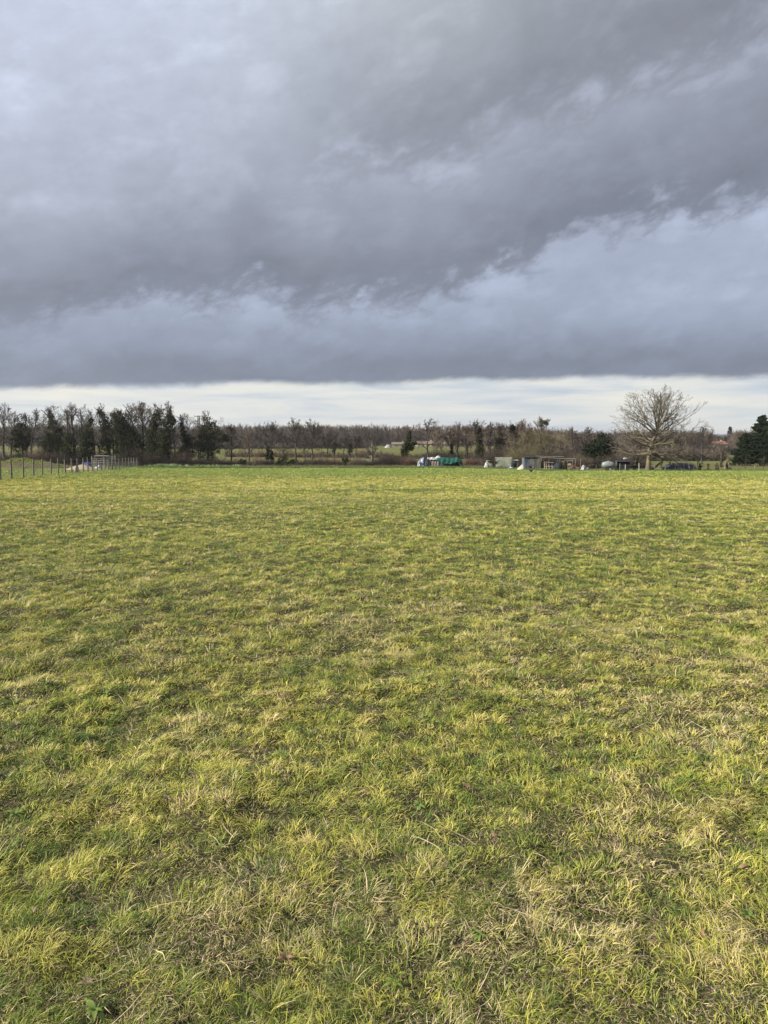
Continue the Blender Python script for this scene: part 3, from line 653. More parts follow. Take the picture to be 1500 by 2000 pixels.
tree('bare_tree', 'twiggy low tree with a dense fan of brown shoots behind the small clipped bush', 'tree', 486, 118, 836, 60, MG, tf=0.1, nl=16, elev=(30, 80), twigm='twig', k=(7, 5, 4))
tree('bare_tree', 'tree with thick ivied lower trunks left of the slender crooked oak', 'tree', 529, 119, 821, 62, MG, path=[(527, 905), (530, 870), (532, 850), (527, 825)], ivy=[[(522, 900, 3.5), (523, 876, 3)], [(530, 905, 4), (531, 882, 3)]], tf=0.35, elev=(35, 80), **BIGK)
tree('bare_tree', 'dim thin bare tree standing in the meadow behind the slender oak', 'tree', 552, 150, 846, 36, MG, tf=0.3, **IVD)
tree('bare_tree', 'slender crooked bare oak with a small knotted head rising above the wood', 'tree', 578, 117, 815, 34, MG, path=[(578, 897), (577, 862), (575, 842), (572, 828), (574, 817)], tf=0.42, hc=6.0, elev=(5, 60), k=(8, 6, 4), **IVD)
tree('bare_tree', 'dim bare shrubby tree low between the slender oak and the big Y-shaped tree', 'tree', 596, 140, 852, 34, MG, tf=0.2)
tree('bare_tree', 'large bare tree with two limbs thrown wide in a Y', 'tree', 611, 119, 815, 68, MG, path=[(610, 897), (610, 868), (612, 840), (611, 826)], tf=0.38, elev=(38, 65), **BIGK, **IVD)
tree('bare_tree', 'straight stemmed small bare tree right of the big Y-shaped tree', 'tree', 638, 118, 843, 44, MG, path=[(638, 912), (640, 880), (643, 860)], tf=0.4, **IVD)
tree('ivied_snag', 'short twin ivied trunks far in the meadow behind the straight stemmed small tree', 'tree', 653, 170, 848, 26, MG, ivy=[[(653, 884, 3.5), (652, 866, 4)]], tf=0.5, k=(5, 4, 3), **IVD)
tree('bare_tree', 'bare tree leaning right out of the hedge above the round dark bush', 'tree', 668, 118, 851, 42, MG, path=[(665, 905), (670, 886), (674, 866), (678, 855)], tf=0.5, **IVD)
tree('ivied_snag', 'squat ivied stump tree with a sparse head beyond the leaning hedge tree', 'tree', 684, 165, 850, 26, MG, ivy=[[(684, 884, 5), (684, 866, 3.5)]], tf=0.5, k=(5, 4, 3), **IVD)
tree('bare_tree', 'small bare tree with a broken upright snag, left of the knobbly pollard', 'tree', 695, 118, 850, 30, MG, path=[(695, 902), (696, 872), (699, 853)], tf=0.5, **IVD)
tree('pollard_tree', 'knobbly pollard with short club-like branches and pale speckled bark', 'tree', 727, 116, 848, 34, MG, path=[(726, 911), (727, 892), (727, 870), (729, 855)], tf=0.2, nl=18, elev=(10, 85), k=(5, 3, 2), twig=0.028, bark='bark', twigm='twig_dark', rad=0.3)
tree('ivied_snag', 'dark leaning ivy-wrapped trunk, narrow at its tip, left of the wide bare oak', 'tree', 790, 116, 838, 16, MG, path=[(788, 898), (792, 872), (797, 856), (801, 840)], ivy=[[(790, 896, 5), (791, 884, 7), (794, 870, 7), (798, 856, 4.5), (801, 843, 2)], [(800, 878, 5), (808, 868, 4.5), (812, 864, 2)]], tf=0.7, k=(3, 3, 2), ivd=1.6, **IVD)
tree('bare_tree', 'wide domed bare oak behind the heap of white poles', 'tree', 835, 119, 816, 74, MG, path=[(834, 895), (835, 868), (835, 845), (834, 828)], tf=0.36, elev=(12, 75), nl=13, **BIGK, **IVD)
tree('bare_tree', 'bare tree with an ivied lower trunk right of the wide domed oak', 'tree', 882, 121, 836, 50, MG, path=[(883, 892), (882, 868), (878, 850)], ivy=[[(883, 886, 3), (882, 868, 2.5)]], tf=0.4, **IVD)
tree('bare_tree', 'narrow bare tree with a pale frosted-looking head above the green tarpaulin', 'tree', 893, 122, 822, 34, MG, tf=0.4, twigm='twig', elev=(30, 80))
tree('bare_tree', 'bushy bare tree between the narrow pale-headed tree and the ivy column', 'tree', 914, 122, 829, 46, MG, tf=0.35, twigm='twig', **BIGK)
tree('ivy_tree', 'tall tree with a dark ivy column and twiggy top left of the sheds', 'tree', 936, 117, 816, 46, MG, ivy=[[(937, 894, 9), (936, 875, 9), (936, 855, 6), (937, 838, 3.5)]], tf=0.5, elev=(30, 80), **BIGK, **IVD)
tree('bare_tree', 'dusky bare tree just right of the dark ivy column', 'tree', 958, 120, 822, 40, MG, tf=0.3, **BIGK, **IVD)
tree('ivy_tree', 'broad dim ivied tree behind the pale tarpaulin shelter', 'tree', 978, 119, 824, 46, MG, ivy=[[(972, 892, 12), (975, 865, 8), (978, 842, 4)]], ivym='ivy_olive', tf=0.35, ivd=0.6, **BIGK, **IVD)
tree('bare_tree', 'bare tree with a dark ivy knot high in its crown behind the blue-grey shed', 'tree', 1006, 120, 820, 46, MG, ivy=[[(1001, 841, 6), (1000, 832, 5)]], tf=0.3, **BIGK)
tree('bare_tree', 'reddish bare tree with fanned twigs, left of the tallest tree over the sheds', 'tree', 1022, 119, 816, 44, MG, tf=0.3, twigm='twig_red', elev=(30, 80), **BIGK)
tree('bare_tree', 'tallest tree over the sheds, tangled twiggy head with tufts of ivy', 'tree', 1060, 120, 809, 66, MG, ivy=[[(1055, 828, 7), (1072, 824, 5)]], ivym='ivy_olive', ivd=0.6, tf=0.22, nl=14, twigm='twig', **BIGK)
tree('hazel_bush', 'broad greenish-brown thicket of fine shoots behind the blue-grey shed', 'bush', 1030, 112, 838, 92, MG, tf=0.05, nl=22, elev=(25, 82), twigm='twig_green', k=(8, 6, 4), rad=0.16)
tree('hazel_bush', 'olive twiggy thicket spilling over the pergola right of the blue-grey shed', 'bush', 1072, 111, 842, 84, MG, tf=0.05, nl=20, elev=(20, 80), twigm='twig_green', k=(8, 6, 4), rad=0.16)
tree('hazel_bush', 'brown thicket filling the gap left of the pale tarpaulin shelter', 'bush', 1000, 116, 858, 70, MG, tf=0.05, nl=18, elev=(25, 80), twigm='twig', k=(7, 5, 4), rad=0.14)
RG = 'smaller bare trees right of the sheds'
tree('bare_tree', 'thin bare tree whose tip pokes above the blue hill right of the sheds', 'tree', 1118, 122, 832, 44, RG, tf=0.25, k=(7, 5, 4))
tree('bare_tree', 'bare tree just left of the dark yew, with a small spiky head', 'tree', 1146, 122, 832, 44, RG, tf=0.3, k=(7, 5, 4))
tree('bare_tree', 'low spreading brown tree behind the garden junk', 'tree', 1100, 116, 852, 70, RG, tf=0.12, nl=15, k=(7, 5, 4), twigm='twig')
tree('bare_tree', 'low spreading dusky tree between the garden junk and the yew', 'tree', 1137, 114, 856, 62, RG, tf=0.15, nl=14, k=(7, 5, 4), **IVD)
tree('bare_tree', 'upright bare tree at the right end of the meadow hedge, behind the black tunnel', 'tree', 1371, 150, 832, 40, RG, tf=0.22, nl=14, elev=(20, 80), k=(8, 6, 4), **IVD)
tree('walnut_tree', 'large solitary walnut with lichen-yellow bare branches at the field edge', 'tree', 1266, 86, 750, 172, None, path=[(1266, 924), (1267, 895), (1273, 868), (1284, 835), (1288, 800)],
     tf=0.19, nl=54, elev=(-9, 68), hc=5.0, rad=0.30, fhi=0.60, k=(6, 5, 4), twig=0.0095, bark='lichen_bark', twigm='lichen_twig', curl=0.11, up=0.025)

# evergreens
def evergreen(name, label, cat, px, Y, polys, material, size=0.12, dens=420, group=None, stems=3, top=None):
    tree_seed[0] += 1; rng = np.random.RandomState(tree_seed[0] + 9000)
    b = base_at(px, Y); o = thing(name, label, cat, b, group)
    V, Q, n = [], [], 0
    for pl in polys:
        L = local(pl, Y, b, [rng.uniform(-0.3, 0.3) for _ in pl]); area = sum(max(abs(L[i][2] - L[i + 1][2]), 0.5) * (L[i][3] + L[i + 1][3]) for i in range(len(L) - 1))
        v, q = leaf_mass(L, int(area * dens) + 300, size, rng); V.append(v); Q.append(q + n); n += len(v)
    add_mesh('crown', np.concatenate(V), np.concatenate(Q), None, material, o)
    mb = MB(); hh = local(polys[0], Y, b)[-1][2] * 0.8
    for k in range(stems):
        a = rng.uniform(0, 6.28); mb.tube([(0.15 * math.cos(a), 0.15 * math.sin(a), -0.1), (0.4 * math.cos(a), 0.4 * math.sin(a), hh * 0.5), (0.5 * math.cos(a), 0.5 * math.sin(a), hh)], [0.1, 0.07, 0.03], 6)
    mb.build('trunk', 'bark_dark', o)
    return o
evergreen('yew_tree', 'dense dark yew left of the walnut, above the water tank', 'tree', 1170, 108, [[(1172, 900, 22), (1170, 882, 32), (1174, 866, 24), (1178, 858, 12)], [(1150, 890, 16), (1148, 874, 10)], [(1196, 893, 14), (1192, 874, 12)]], 'yew', 0.11, 330)
evergreen('holly_bush', 'dark low evergreen hump under the slender crooked oak', 'bush', 562, 117, [[(556, 905, 11), (556, 897, 12)], [(575, 906, 9), (574, 899, 8)]], 'ivy', 0.10, 420, 'dark evergreen bushes along the hedge line')
evergreen('holly_bush', 'round dark bush beneath the tree leaning right out of the hedge', 'bush', 676, 117, [[(676, 905, 8), (676, 898, 6)]], 'ivy', 0.10, 420, 'dark evergreen bushes along the hedge line')
evergreen('holly_bush', 'small dark clipped bush beneath the twiggy low tree right of the gap', 'bush', 474, 116, [[(474, 906, 7), (474, 899, 6)]], 'ivy', 0.10, 420, 'dark evergreen bushes along the hedge line')
evergreen('holly_bush', 'dark scrubby bush at the foot of the first hedge tree left of the pollard', 'bush', 548, 114, [[(545, 909, 7), (545, 903, 6)]], 'ivy', 0.10, 420, 'dark evergreen bushes along the hedge line')
def conifer(label, px, Y, top, halfw, base_py, seed, dense=1.0, name='conifer_tree', group=None):
    rng = np.random.RandomState(seed); b = base_at(px, Y); o = thing(name, label, 'tree', b, group)
    h = zat(top, Y) - b[2]; w = halfw / F * Y
    mb = MB(); mb.tube([(0, 0, -0.2), (0, 0, h * 0.5), (0, 0, h)], [h * 0.02, h * 0.012, 0.02], 7); mb.build('trunk', 'bark_dark', o)
    nb = int(90 * dense); zf = np.linspace(0.04, 0.97, nb); a = np.arange(nb) * 2.4 + rng.uniform(-.3, .3, nb)
    L = w * (1 - zf) ** 0.75 * rng.uniform(0.7, 1.12, nb) * np.where(zf < 0.12, 0.85, 1) + 0.25
    S = np.stack([zf * 0, zf * 0, zf * h], -1); e = np.radians(rng.uniform(-8, 22, nb)); D = np.stack([np.cos(e) * np.cos(a), np.cos(e) * np.sin(a), np.sin(e)], -1)
    P, Rr = grow(S, D, L, np.full(nb, 0.04), 4, 0.06, 0.05, 0.3, rng)
    k = int(170 * dense); idx = np.repeat(np.arange(nb), k); tt = rng.uniform(0.15, 1, nb * k) * 4; i = np.minimum(tt.astype(int), 3); f = (tt - i)[:, None]
    C = P[idx, i] * (1 - f) + P[idx, i + 1] * f; spread = (L[idx] * 0.16 * (1.2 - tt / 4.5))[:, None] + 0.06
    C = C + rng.normal(0, 1, C.shape) * spread * np.array([1, 1, 0.45])
    V, Q = leaves(C, 0.10 * Y / 110, rng); add_mesh('crown', V, Q, None, 'conifer_needles', o)
    return o
CG = 'dark conifers at the right edge'
conifer('tallest dark conifer of the clump at the right edge', 1486, 128, 810, 40, 893, 41, 1.15, group=CG)
conifer('broad low dark conifer on the left flank of the right-edge clump', 1455, 128, 846, 30, 893, 42, 1.0, group=CG)
conifer('dark conifer cut off by the right edge of the photo', 1508, 126, 826, 34, 893, 43, 1.0, group=CG)
conifer('tiny pine poking above the far wood right of the walnut', 1424, 420, 833, 10, 860, 44, 0.7, 'pine_tree')

# brambles and scrub along the hedge line
BG = 'brown scrub bushes along the hedge line'
def scrub(label, px, Y, wpx, top, m='twig_dark', name='bramble_bush', seed=0, group=BG):
    rng = np.random.RandomState(seed + 300); b = base_at(px, Y); h = zat(top, Y) - b[2]; w = wpx / F * Y
    n = int(150 + w * 75); S = np.zeros((n, 3)); S[:, 0] = rng.uniform(-w * 0.42, w * 0.42, n); S[:, 1] = rng.uniform(-0.5, 0.5, n)
    D = np.stack([rng.normal(0, 0.5, n), rng.normal(0, 0.4, n), np.abs(rng.normal(0.9, 0.3, n))], -1); D /= np.linalg.norm(D, axis=1, keepdims=True)
    L = h * rng.uniform(0.5, 1.25, n) * (1 - 0.45 * np.abs(S[:, 0]) / (w * 0.5)); P, Rr = grow(S, D, L, np.full(n, 0.014), 5, 0.22, -0.05, 0.6, rng)
    a = children(P, Rr, 6, 0.2, 1, 0.4, 0.8, 0.9, 0.009, rng, L); P2, R2 = grow(*a, 3, 0.2, 0.0, 0.6, rng)
    P[..., 2] = np.abs(P[..., 2]); P2[..., 2] = np.abs(P2[..., 2]); lim = h * 1.02; P2[..., 2] = np.minimum(P2[..., 2], lim)
    V, Q = twigs_mesh([(P, Rr), (P2, R2)], (3, 3))
    o = add_mesh(name, V, Q, None, m, None); o.location = b; tag(o, label, 'bush', group)
for i, (px, Y, wp, tp, m, lb) in enumerate([
    (30, 114, 70, 886, 'twig_dark', 'dark scrub under the low round ivy tree nearest the left edge'),
    (78, 116, 60, 874, 'twig_red', 'reddish brown scrub filling the space left of the leaning ivy trunk'),
    (130, 116, 64, 878, 'twig_dark', 'dark scrub between the leaning ivy trunk and the pointed ivy cone'),
    (196, 119, 50, 882, 'twig_dark', 'dim scrub behind the pallet racks'),
    (262, 116, 60, 872, 'twig_dark', 'dark scrub under the tall ivy column by the end of the fence'),
    (300, 115, 60, 884, 'twig_dark', 'dark scrub at the foot of the tall ivy column'),
    (345, 115, 60, 888, 'twig_dark', 'brown bramble heap below the ivy tree with brackets, at the end of the fence'),
    (350, 117, 34, 868, 'twig_red', 'reddish scrub filling the gap before the small ivied leader'),
    (385, 115, 50, 893, 'twig_dark', 'dark bramble thicket at the foot of the broad ivy tree'),
    (425, 115, 52, 893, 'twig_dark', 'bramble thicket just right of the broad ivy tree foot'),
    (505, 116, 46, 893, 'twig', 'brown scrub between the small clipped bush and the ivied twin trunks'),
    (596, 116, 40, 896, 'twig_dark', 'low scrub right of the dark evergreen hump'),
    (622, 116, 40, 890, 'twig', 'brown brambles under the big Y-shaped tree'),
    (650, 116, 36, 893, 'twig_red', 'reddish brambles left of the round dark bush'),
    (700, 116, 36, 893, 'twig', 'brown scrub at the foot of the snagged small tree'),
    (755, 115, 56, 888, 'twig_dark', 'long low arching bush right of the pollard'),
    (766, 118, 40, 884, 'twig_red', 'reddish haze of shoots behind the long arching bush'),
    (796, 115, 44, 890, 'twig_red', 'rusty scrub round the foot of the leaning ivied trunk'),
    (920, 113, 34, 893, 'twig_red', 'red-brown bramble clump right of the green tarpaulin'),
    (938, 113, 20, 895, 'twig_red', 'small red-brown clump against the white draped pile'),
    (862, 122, 80, 880, 'twig_dark', 'scrub band behind the green tarpaulin'),
    (1030, 108, 70, 868, 'twig_green', 'tall olive scrub directly behind the blue-grey shed'),
    (1075, 109, 70, 872, 'twig_dark', 'tall dark scrub behind the left half of the pergola frame'),
    (1115, 108, 66, 874, 'twig_dark', 'tall dark scrub between the pergola frame and the yew'),
    (990, 112, 70, 868, 'twig_dark', 'tall dark scrub rising behind the tarpaulin shelter'),
    (945, 116, 60, 880, 'twig_dark', 'dark scrub at the foot of the tall ivy column'),
    (1215, 106, 60, 878, 'twig_dark', 'tall dark scrub between the yew and the walnut trunk'),
    (1050, 104, 60, 884, 'twig_dark', 'dark scrub behind the plank panel'),
    (1092, 103, 56, 884, 'twig_dark', 'dark scrub behind the pergola frame'),
    (1126, 102, 50, 888, 'twig', 'brown scrub behind the two thin grey stakes'),
    (1205, 102, 50, 886, 'twig_dark', 'dark scrub behind the black shed'),
    (1245, 104, 44, 892, 'twig_dark', 'dim scrub left of the walnut trunk'),
    (975, 110, 60, 880, 'twig_dark', 'dark scrub behind the tarpaulin shelter'),
    (1015, 108, 44, 878, 'twig_green', 'olive scrub showing through the gap left of the blue-grey shed'),
    (725, 114, 60, 898, 'twig_dark', 'low dark scrub round the foot of the knobbly pollard'),
    (530, 116, 50, 897, 'twig_dark', 'dark scrub under the tree with thick ivied lower trunks'),
    (460, 116, 44, 896, 'twig_dark', 'low dark scrub left of the small clipped bush'),
    (1155, 104, 50, 890, 'twig_dark', 'tangled brown scrub under the yew')]):
    scrub(lb, px, Y, wp, tp, m, seed=i)

# distant hedges in the meadow, each one hedge
def hedge(label, p0, p1, h, m='twig_dark', seed=0, leaf=None):
    rng = np.random.RandomState(seed + 800); (x0, y0), (x1, y1) = p0, p1; Ln = math.hypot(x1 - x0, y1 - y0); n = int(Ln * 26)
    t = rng.uniform(0, 1, n); S = np.stack([x0 + (x1 - x0) * t + rng.normal(0, .4, n), y0 + (y1 - y0) * t + rng.normal(0, .5, n)], -1); z = terr_raw(S[:, 0], S[:, 1]); S = np.concatenate([S, z[:, None]], 1)
    D = rng.normal(0, 0.45, (n, 3)); D[:, 2] = 1; D /= np.linalg.norm(D, axis=1, keepdims=True)
    hh = h * rng.uniform(0.45, 1.1, n) * (1 + 0.4 * vnoise(S[:, 0], S[:, 1], 5, 90 + seed)); P, Rr = grow(S, D, hh, np.full(n, 0.05), 3, 0.2, 0, 0.6, rng)
    a = children(P, Rr, 3, 0.2, 1, 0.5, 0.8, 0.8, 0.03, rng, hh); P2, R2 = grow(*a, 2, 0.2, 0, 0.6, rng)
    V, Q = twigs_mesh([(P, Rr), (P2, R2)], (3, 3)); c = ((x0 + x1) / 2, (y0 + y1) / 2, float(terr_raw((x0 + x1) / 2, (y0 + y1) / 2)))
    o = add_mesh('hedge', V, Q, None, m, None, loc=c); tag(o, label, 'hedge', 'field hedges crossing the far meadows'); return o
hedge('dark brown hedge crossing the meadow behind the middle trees', (xat(440, 215), 215), (xat(742, 205), 205), 1.9, 'twig_red', 1)
hedge('brown hedge behind the farm gap, right of the pollard', (xat(742, 200), 200), (xat(1000, 195), 195), 2.0, 'twig_dark', 2)
hedge('farther hedge under the wood at centre left', (xat(300, 300), 300), (xat(720, 310), 310), 2.4, 'twig_dark', 3)
hedge('thick brown hedge along the back of the right-hand meadow', (xat(1215, 185), 185), (xat(1420, 190), 190), 3.6, 'twig', 4)
hedge('dark hedge in front of the orange-roofed house', (xat(1380, 290), 290), (xat(1440, 290), 290), 3.6, 'twig_dark', 6)
hedge('low scrubby hedge at the back of the left meadow behind the ivy trees', (xat(-40, 170), 170), (xat(330, 175), 175), 2.4, 'twig_dark', 5)

# far wood: one mass
def wood(name, n, fx, seed, hr=(9, 13), m='twig_dark', tw=(0.05, 0.12)):
    rng = np.random.RandomState(seed); pts = fx(rng, n); z = terr_raw(pts[:, 0], pts[:, 1])
    S = np.concatenate([pts, z[:, None]], 1); h = rng.uniform(*hr, len(S)) * (1 + 0.07 * vnoise(pts[:, 0], pts[:, 1], 45, 60))
    D = rng.normal(0, 0.05, S.shape); D[:, 2] = 1; D /= np.linalg.norm(D, axis=1, keepdims=True)
    P, Rr = grow(S, D, h * 0.85, np.full(len(S), 0.11), 3, 0.05, 0.02, 0.3, rng)
    a = children(P, Rr, 9, 0.08, 1.0, 0.36, 0.65, 0.6, tw[1], rng, h); P2, R2 = grow(*a, 2, 0.12, 0.06, 0.5, rng)
    b = children(P2, R2, 7, 0.15, 1.0, 0.5, 0.8, 0.6, tw[0], rng, a[2]); P3, R3 = grow(*b, 1, 0.1, 0.05, 0.5, rng)
    V, Q = twigs_mesh([(P, Rr), (P2, R2), (P3, R3)], (3, 3, 3))
    o = add_mesh(name, V, Q, None, m, None); tag(o, kind='stuff'); return o
def w_mid(rng, n):
    y = 385 + 150 * rng.uniform(0, 1, n) ** 1.2; px = rng.uniform(-80, 1110, n); return np.stack([(px - CX) / F * y, y], -1)
def w_right(rng, n):
    y = 300 + 150 * rng.uniform(0, 1, n) ** 1.2; px = rng.uniform(1105, 1580, n); k = (y < 380) & (px > 1385) & (px < 1425); y = np.where(k, 400, y); return np.stack([(px - CX) / F * y, y], -1)
wood('far_wood', 4200, w_mid, 5, (10.3, 11.0), 'wood_mass')
wood('far_wood', 1900, w_right, 6, (8.0, 10.0), 'wood_mass')
def w_shrub(rng, n):
    y = rng.uniform(225, 330, n); px = rng.uniform(-60, 520, n); return np.stack([(px - CX) / F * y, y], -1)
wood('far_copse', 90, w_shrub, 8, (6, 9), 'twig_dark')
def w_shrub2(rng, n):
    y = rng.uniform(240, 330, n); px = rng.uniform(840, 1120, n); return np.stack([(px - CX) / F * y, y], -1)
wood('far_copse', 110, w_shrub2, 9, (7, 10), 'twig')
M['far_hill'] = mat('far_hill', (0.11, 0.10, 0.09), (0.075, 0.072, 0.065), 0.05)
hx = np.linspace(-1500, 1500, 90); hz = 74 + 10 * vnoise(hx, hx * 0, 260, 71) + 3 * vnoise(hx, hx * 0, 60, 72)
rows = [(1750, -0.1), (1900, 0.55), (2050, 0.9), (2300, 1.0), (2800, 0.5)]
V = np.array([[[x, y, hz[i] * f] for i, x in enumerate(hx)] for y, f in rows]); ii = np.arange(len(rows) * 90).reshape(len(rows), 90)
hl = add_mesh('hills', V, np.stack([ii[:-1, :-1], ii[:-1, 1:], ii[1:, 1:], ii[1:, :-1]], -1).reshape(-1, 4), None, 'far_hill', smooth=True); tag(hl, kind='structure')

# ------------------------------------------------------------------ things round the field
def gpos(px, py):
    """ground point seen at a pixel of the photograph"""
    u, v = (px - CX) / F, (CY - py) / F; d = np.array([u, cp + v * sp, -sp + v * cp]); t_ = HC / -d[2]
    for _ in range(4): t_ = (HC - float(ground_z(d[0] * t_, d[1] * t_))) / -d[2]
    return d[0] * t_, d[1] * t_, HC + d[2] * t_
def gz(x, y): return float(ground_z(x, y))
def heap(w, d, h, seed, p=2.2, nz=0.12, rings=18, segs=46, skew=0.0, steep=1.0, nscale=0.4, z0=-0.15):
    """closed lumpy mound, footprint w x d, height h"""
    V = []; 
    for i in range(rings + 1):
        r = i / rings
        for j in range(segs):
            a = 2 * math.pi * j / segs; ex = 2.0 / p
            cx_ = math.copysign(abs(math.cos(a)) ** ex, math.cos(a)); sy_ = math.copysign(abs(math.sin(a)) ** ex, math.sin(a))
            x = cx_ * r * w / 2; y = sy_ * r * d / 2
            z = h * (1 - r ** (2.0 * steep)) * (1 + skew * x / (w / 2))
            V.append((x, y, z))
    V = np.array(V); nn = vnoise(V[:, 0] + seed * 7.3, V[:, 1] + V[:, 2] * 0.7, nscale, 200 + seed) + 0.5 * vnoise(V[:, 0] + seed, V[:, 1] + V[:, 2], nscale * 0.45, 201 + seed)
    rr = np.repeat(np.arange(rings + 1) / rings, segs); V[:, 2] += nn * nz * h * np.clip(1.15 - rr, 0.1, 1)
    rad = V[:, :2] / (np.linalg.norm(V[:, :2], axis=1, keepdims=True) + 1e-6); V[:, :2] += rad * (nn * nz * 0.5 * h * (rr > 0.3))[:, None]
    V[-segs:, 2] = z0
    Q = [(i * segs + j, (i + 1) * segs + j, (i + 1) * segs + (j + 1) % segs, i * segs + (j + 1) % segs) for i in range(rings) for j in range(segs)]
    return V, np.array(Q)
def heap_ob(name, mat_, parent, off=(0, 0, 0), rz=0.0, **k):
    V, Q = heap(**k); V = V @ rotm((0, 0, rz)).T + np.array(off); return add_mesh(name, V, Q, None, mat_, parent, True)
def sheet(name, mat_, parent, pts, nu=24, nv=14, amp=0.03, seed=0, thick=0.012):
    """a hanging or lying cloth: pts is a coarse grid rows x cols of points, smoothly subdivided and creased"""
    G = np.array(pts, float); rws, cls, _ = G.shape
    u = np.linspace(0, cls - 1, nu); v = np.linspace(0, rws - 1, nv)
    A = np.stack([[np.interp(u, np.arange(cls), G[r, :, c]) for r in range(rws)] for c in range(3)], -1)
    B = np.stack([[np.interp(v, np.arange(rws), A[:, i, c]) for c in range(3)] for i in range(nu)], 0).transpose(2, 0, 1)
    n = np.random.RandomState(seed).uniform(-1, 1, 4)
    fold = np.sin(u * 5.1 + n[0] * 3)[None, :] * 0.6 + np.sin(u * 9.7 + v[:, None] * 1.3 + n[1] * 4) * 0.4 + vnoise(u[None] * 2 + v[:, None] * 0, v[:, None] * 2 + u[None] * 0, 0.5, 220 + seed)
    B[..., 1] -= fold * amp; B[..., 2] += fold * amp * 0.3
    C = B.copy(); C[..., 1] += thick; C[..., 2] -= thick
    k = nu * nv; ii = np.arange(k).reshape(nv, nu)
    q1 = np.stack([ii[:-1, :-1], ii[:-1, 1:], ii[1:, 1:], ii[1:, :-1]], -1).reshape(-1, 4); q2 = q1[:, ::-1] + k
    e = list(ii[0]) + list(ii[1:, -1]) + list(ii[-1, ::-1][1:]) + list(ii[::-1, 0][1:-1]); e2 = e[1:] + e[:1]
    q3 = np.array([(a, a + k, b + k, b) for a, b in zip(e, e2)])
    return add_mesh(name, np.concatenate([B.reshape(-1, 3), C.reshape(-1, 3)]), np.concatenate([q1, q2, q3]), None, mat_, parent, True)
rg = random.Random(3)

# --- wire fence on the left
posts = [(-62, 943), (-28, 940), (1, 938), (23, 936), (46, 934), (66, 931), (83, 929), (100, 927), (114, 925.5), (128, 924.5), (140.5, 923.8), (152, 923.2), (163, 922.5), (172, 922), (181, 921.4), (190, 920.8), (198, 920.2), (205.5, 919.6), (212, 919), (219, 918.3), (226, 917.6), (233, 916.8), (240, 916), (246, 915.1), (252, 914.2), (257, 913.4), (262, 912.6), (267, 911.8), (273, 911)]
fp = []
for px, py in posts:
    D_ = HC * F / (py - 892.0); fp.append((xat(px, D_, 0), D_))
fo = thing('wire_fence', 'long wire fence on grey wooden posts running back along the left of the field', 'fence', (fp[8][0], fp[8][1], 0))
ox, oy = fp[8]; tops = []
for i, (x, y) in enumerate(fp):
    z = gz(x, y); r = rg.uniform(0.048, 0.07); hh = rg.uniform(1.38, 1.52); lx, ly = rg.uniform(-0.06, 0.02), rg.uniform(-0.04, 0.04)
    mb = MB(); mb.tube([(x - ox, y - oy, z - 0.2), (x - ox + lx * 0.5, y - oy + ly * 0.5, z + hh * 0.5), (x - ox + lx, y - oy + ly, z + hh)], [r * 1.1, r, r * 0.92], 8)
    mb.build('post', 'post_wood', fo); tops.append((x - ox, y - oy, z, lx, ly))
mb = MB()
for hgt, rad_ in ((0.12, .006), (0.3, .006), (0.5, .006), (0.72, .006), (0.95, .006), (1.3, .008)):
    for a, b in zip(tops[:-1], tops[1:]):
        p0 = (a[0] + a[3] * hgt / 1.4, a[1] + a[4] * hgt / 1.4, a[2] + hgt); p1 = (b[0] + b[3] * hgt / 1.4, b[1] + b[4] * hgt / 1.4, b[2] + hgt)
        mid = tuple((p0[i] + p1[i]) / 2 - (0.02 if i == 2 else 0) for i in range(3)); mb.tube([p0, mid, p1], rad_, 3, False)
for a, b in zip(tops[:-1], tops[1:]):
    Ls = math.hypot(a[0] - b[0], a[1] - b[1]); k = int(Ls / 0.3)
    for j in range(1, k):
        t_ = j / k; x = a[0] + (b[0] - a[0]) * t_; y = a[1] + (b[1] - a[1]) * t_; z = a[2] + (b[2] - a[2]) * t_; mb.tube([(x, y, z + 0.1), (x, y, z + 0.95)], .0035, 3, False)
mb.build('wire', 'wire', fo)
mb = MB()
for a, b in zip(tops[18:-1], tops[19:]):
    for j in range(12):
        t_ = j / 12; x = a[0] + (b[0] - a[0]) * t_; y = a[1] + (b[1] - a[1]) * t_; mb.tube([(x + .03, y, a[2] + .03), (x + .03, y, a[2] + .62)], .008, 3, False)
    for hh in (0.1, .35, .6):
        mb.tube([(a[0] + .03, a[1], a[2] + hh), (b[0] + .03, b[1], b[2] + hh)], .012, 3, False)
mb.build('netting', 'green_mesh', fo)

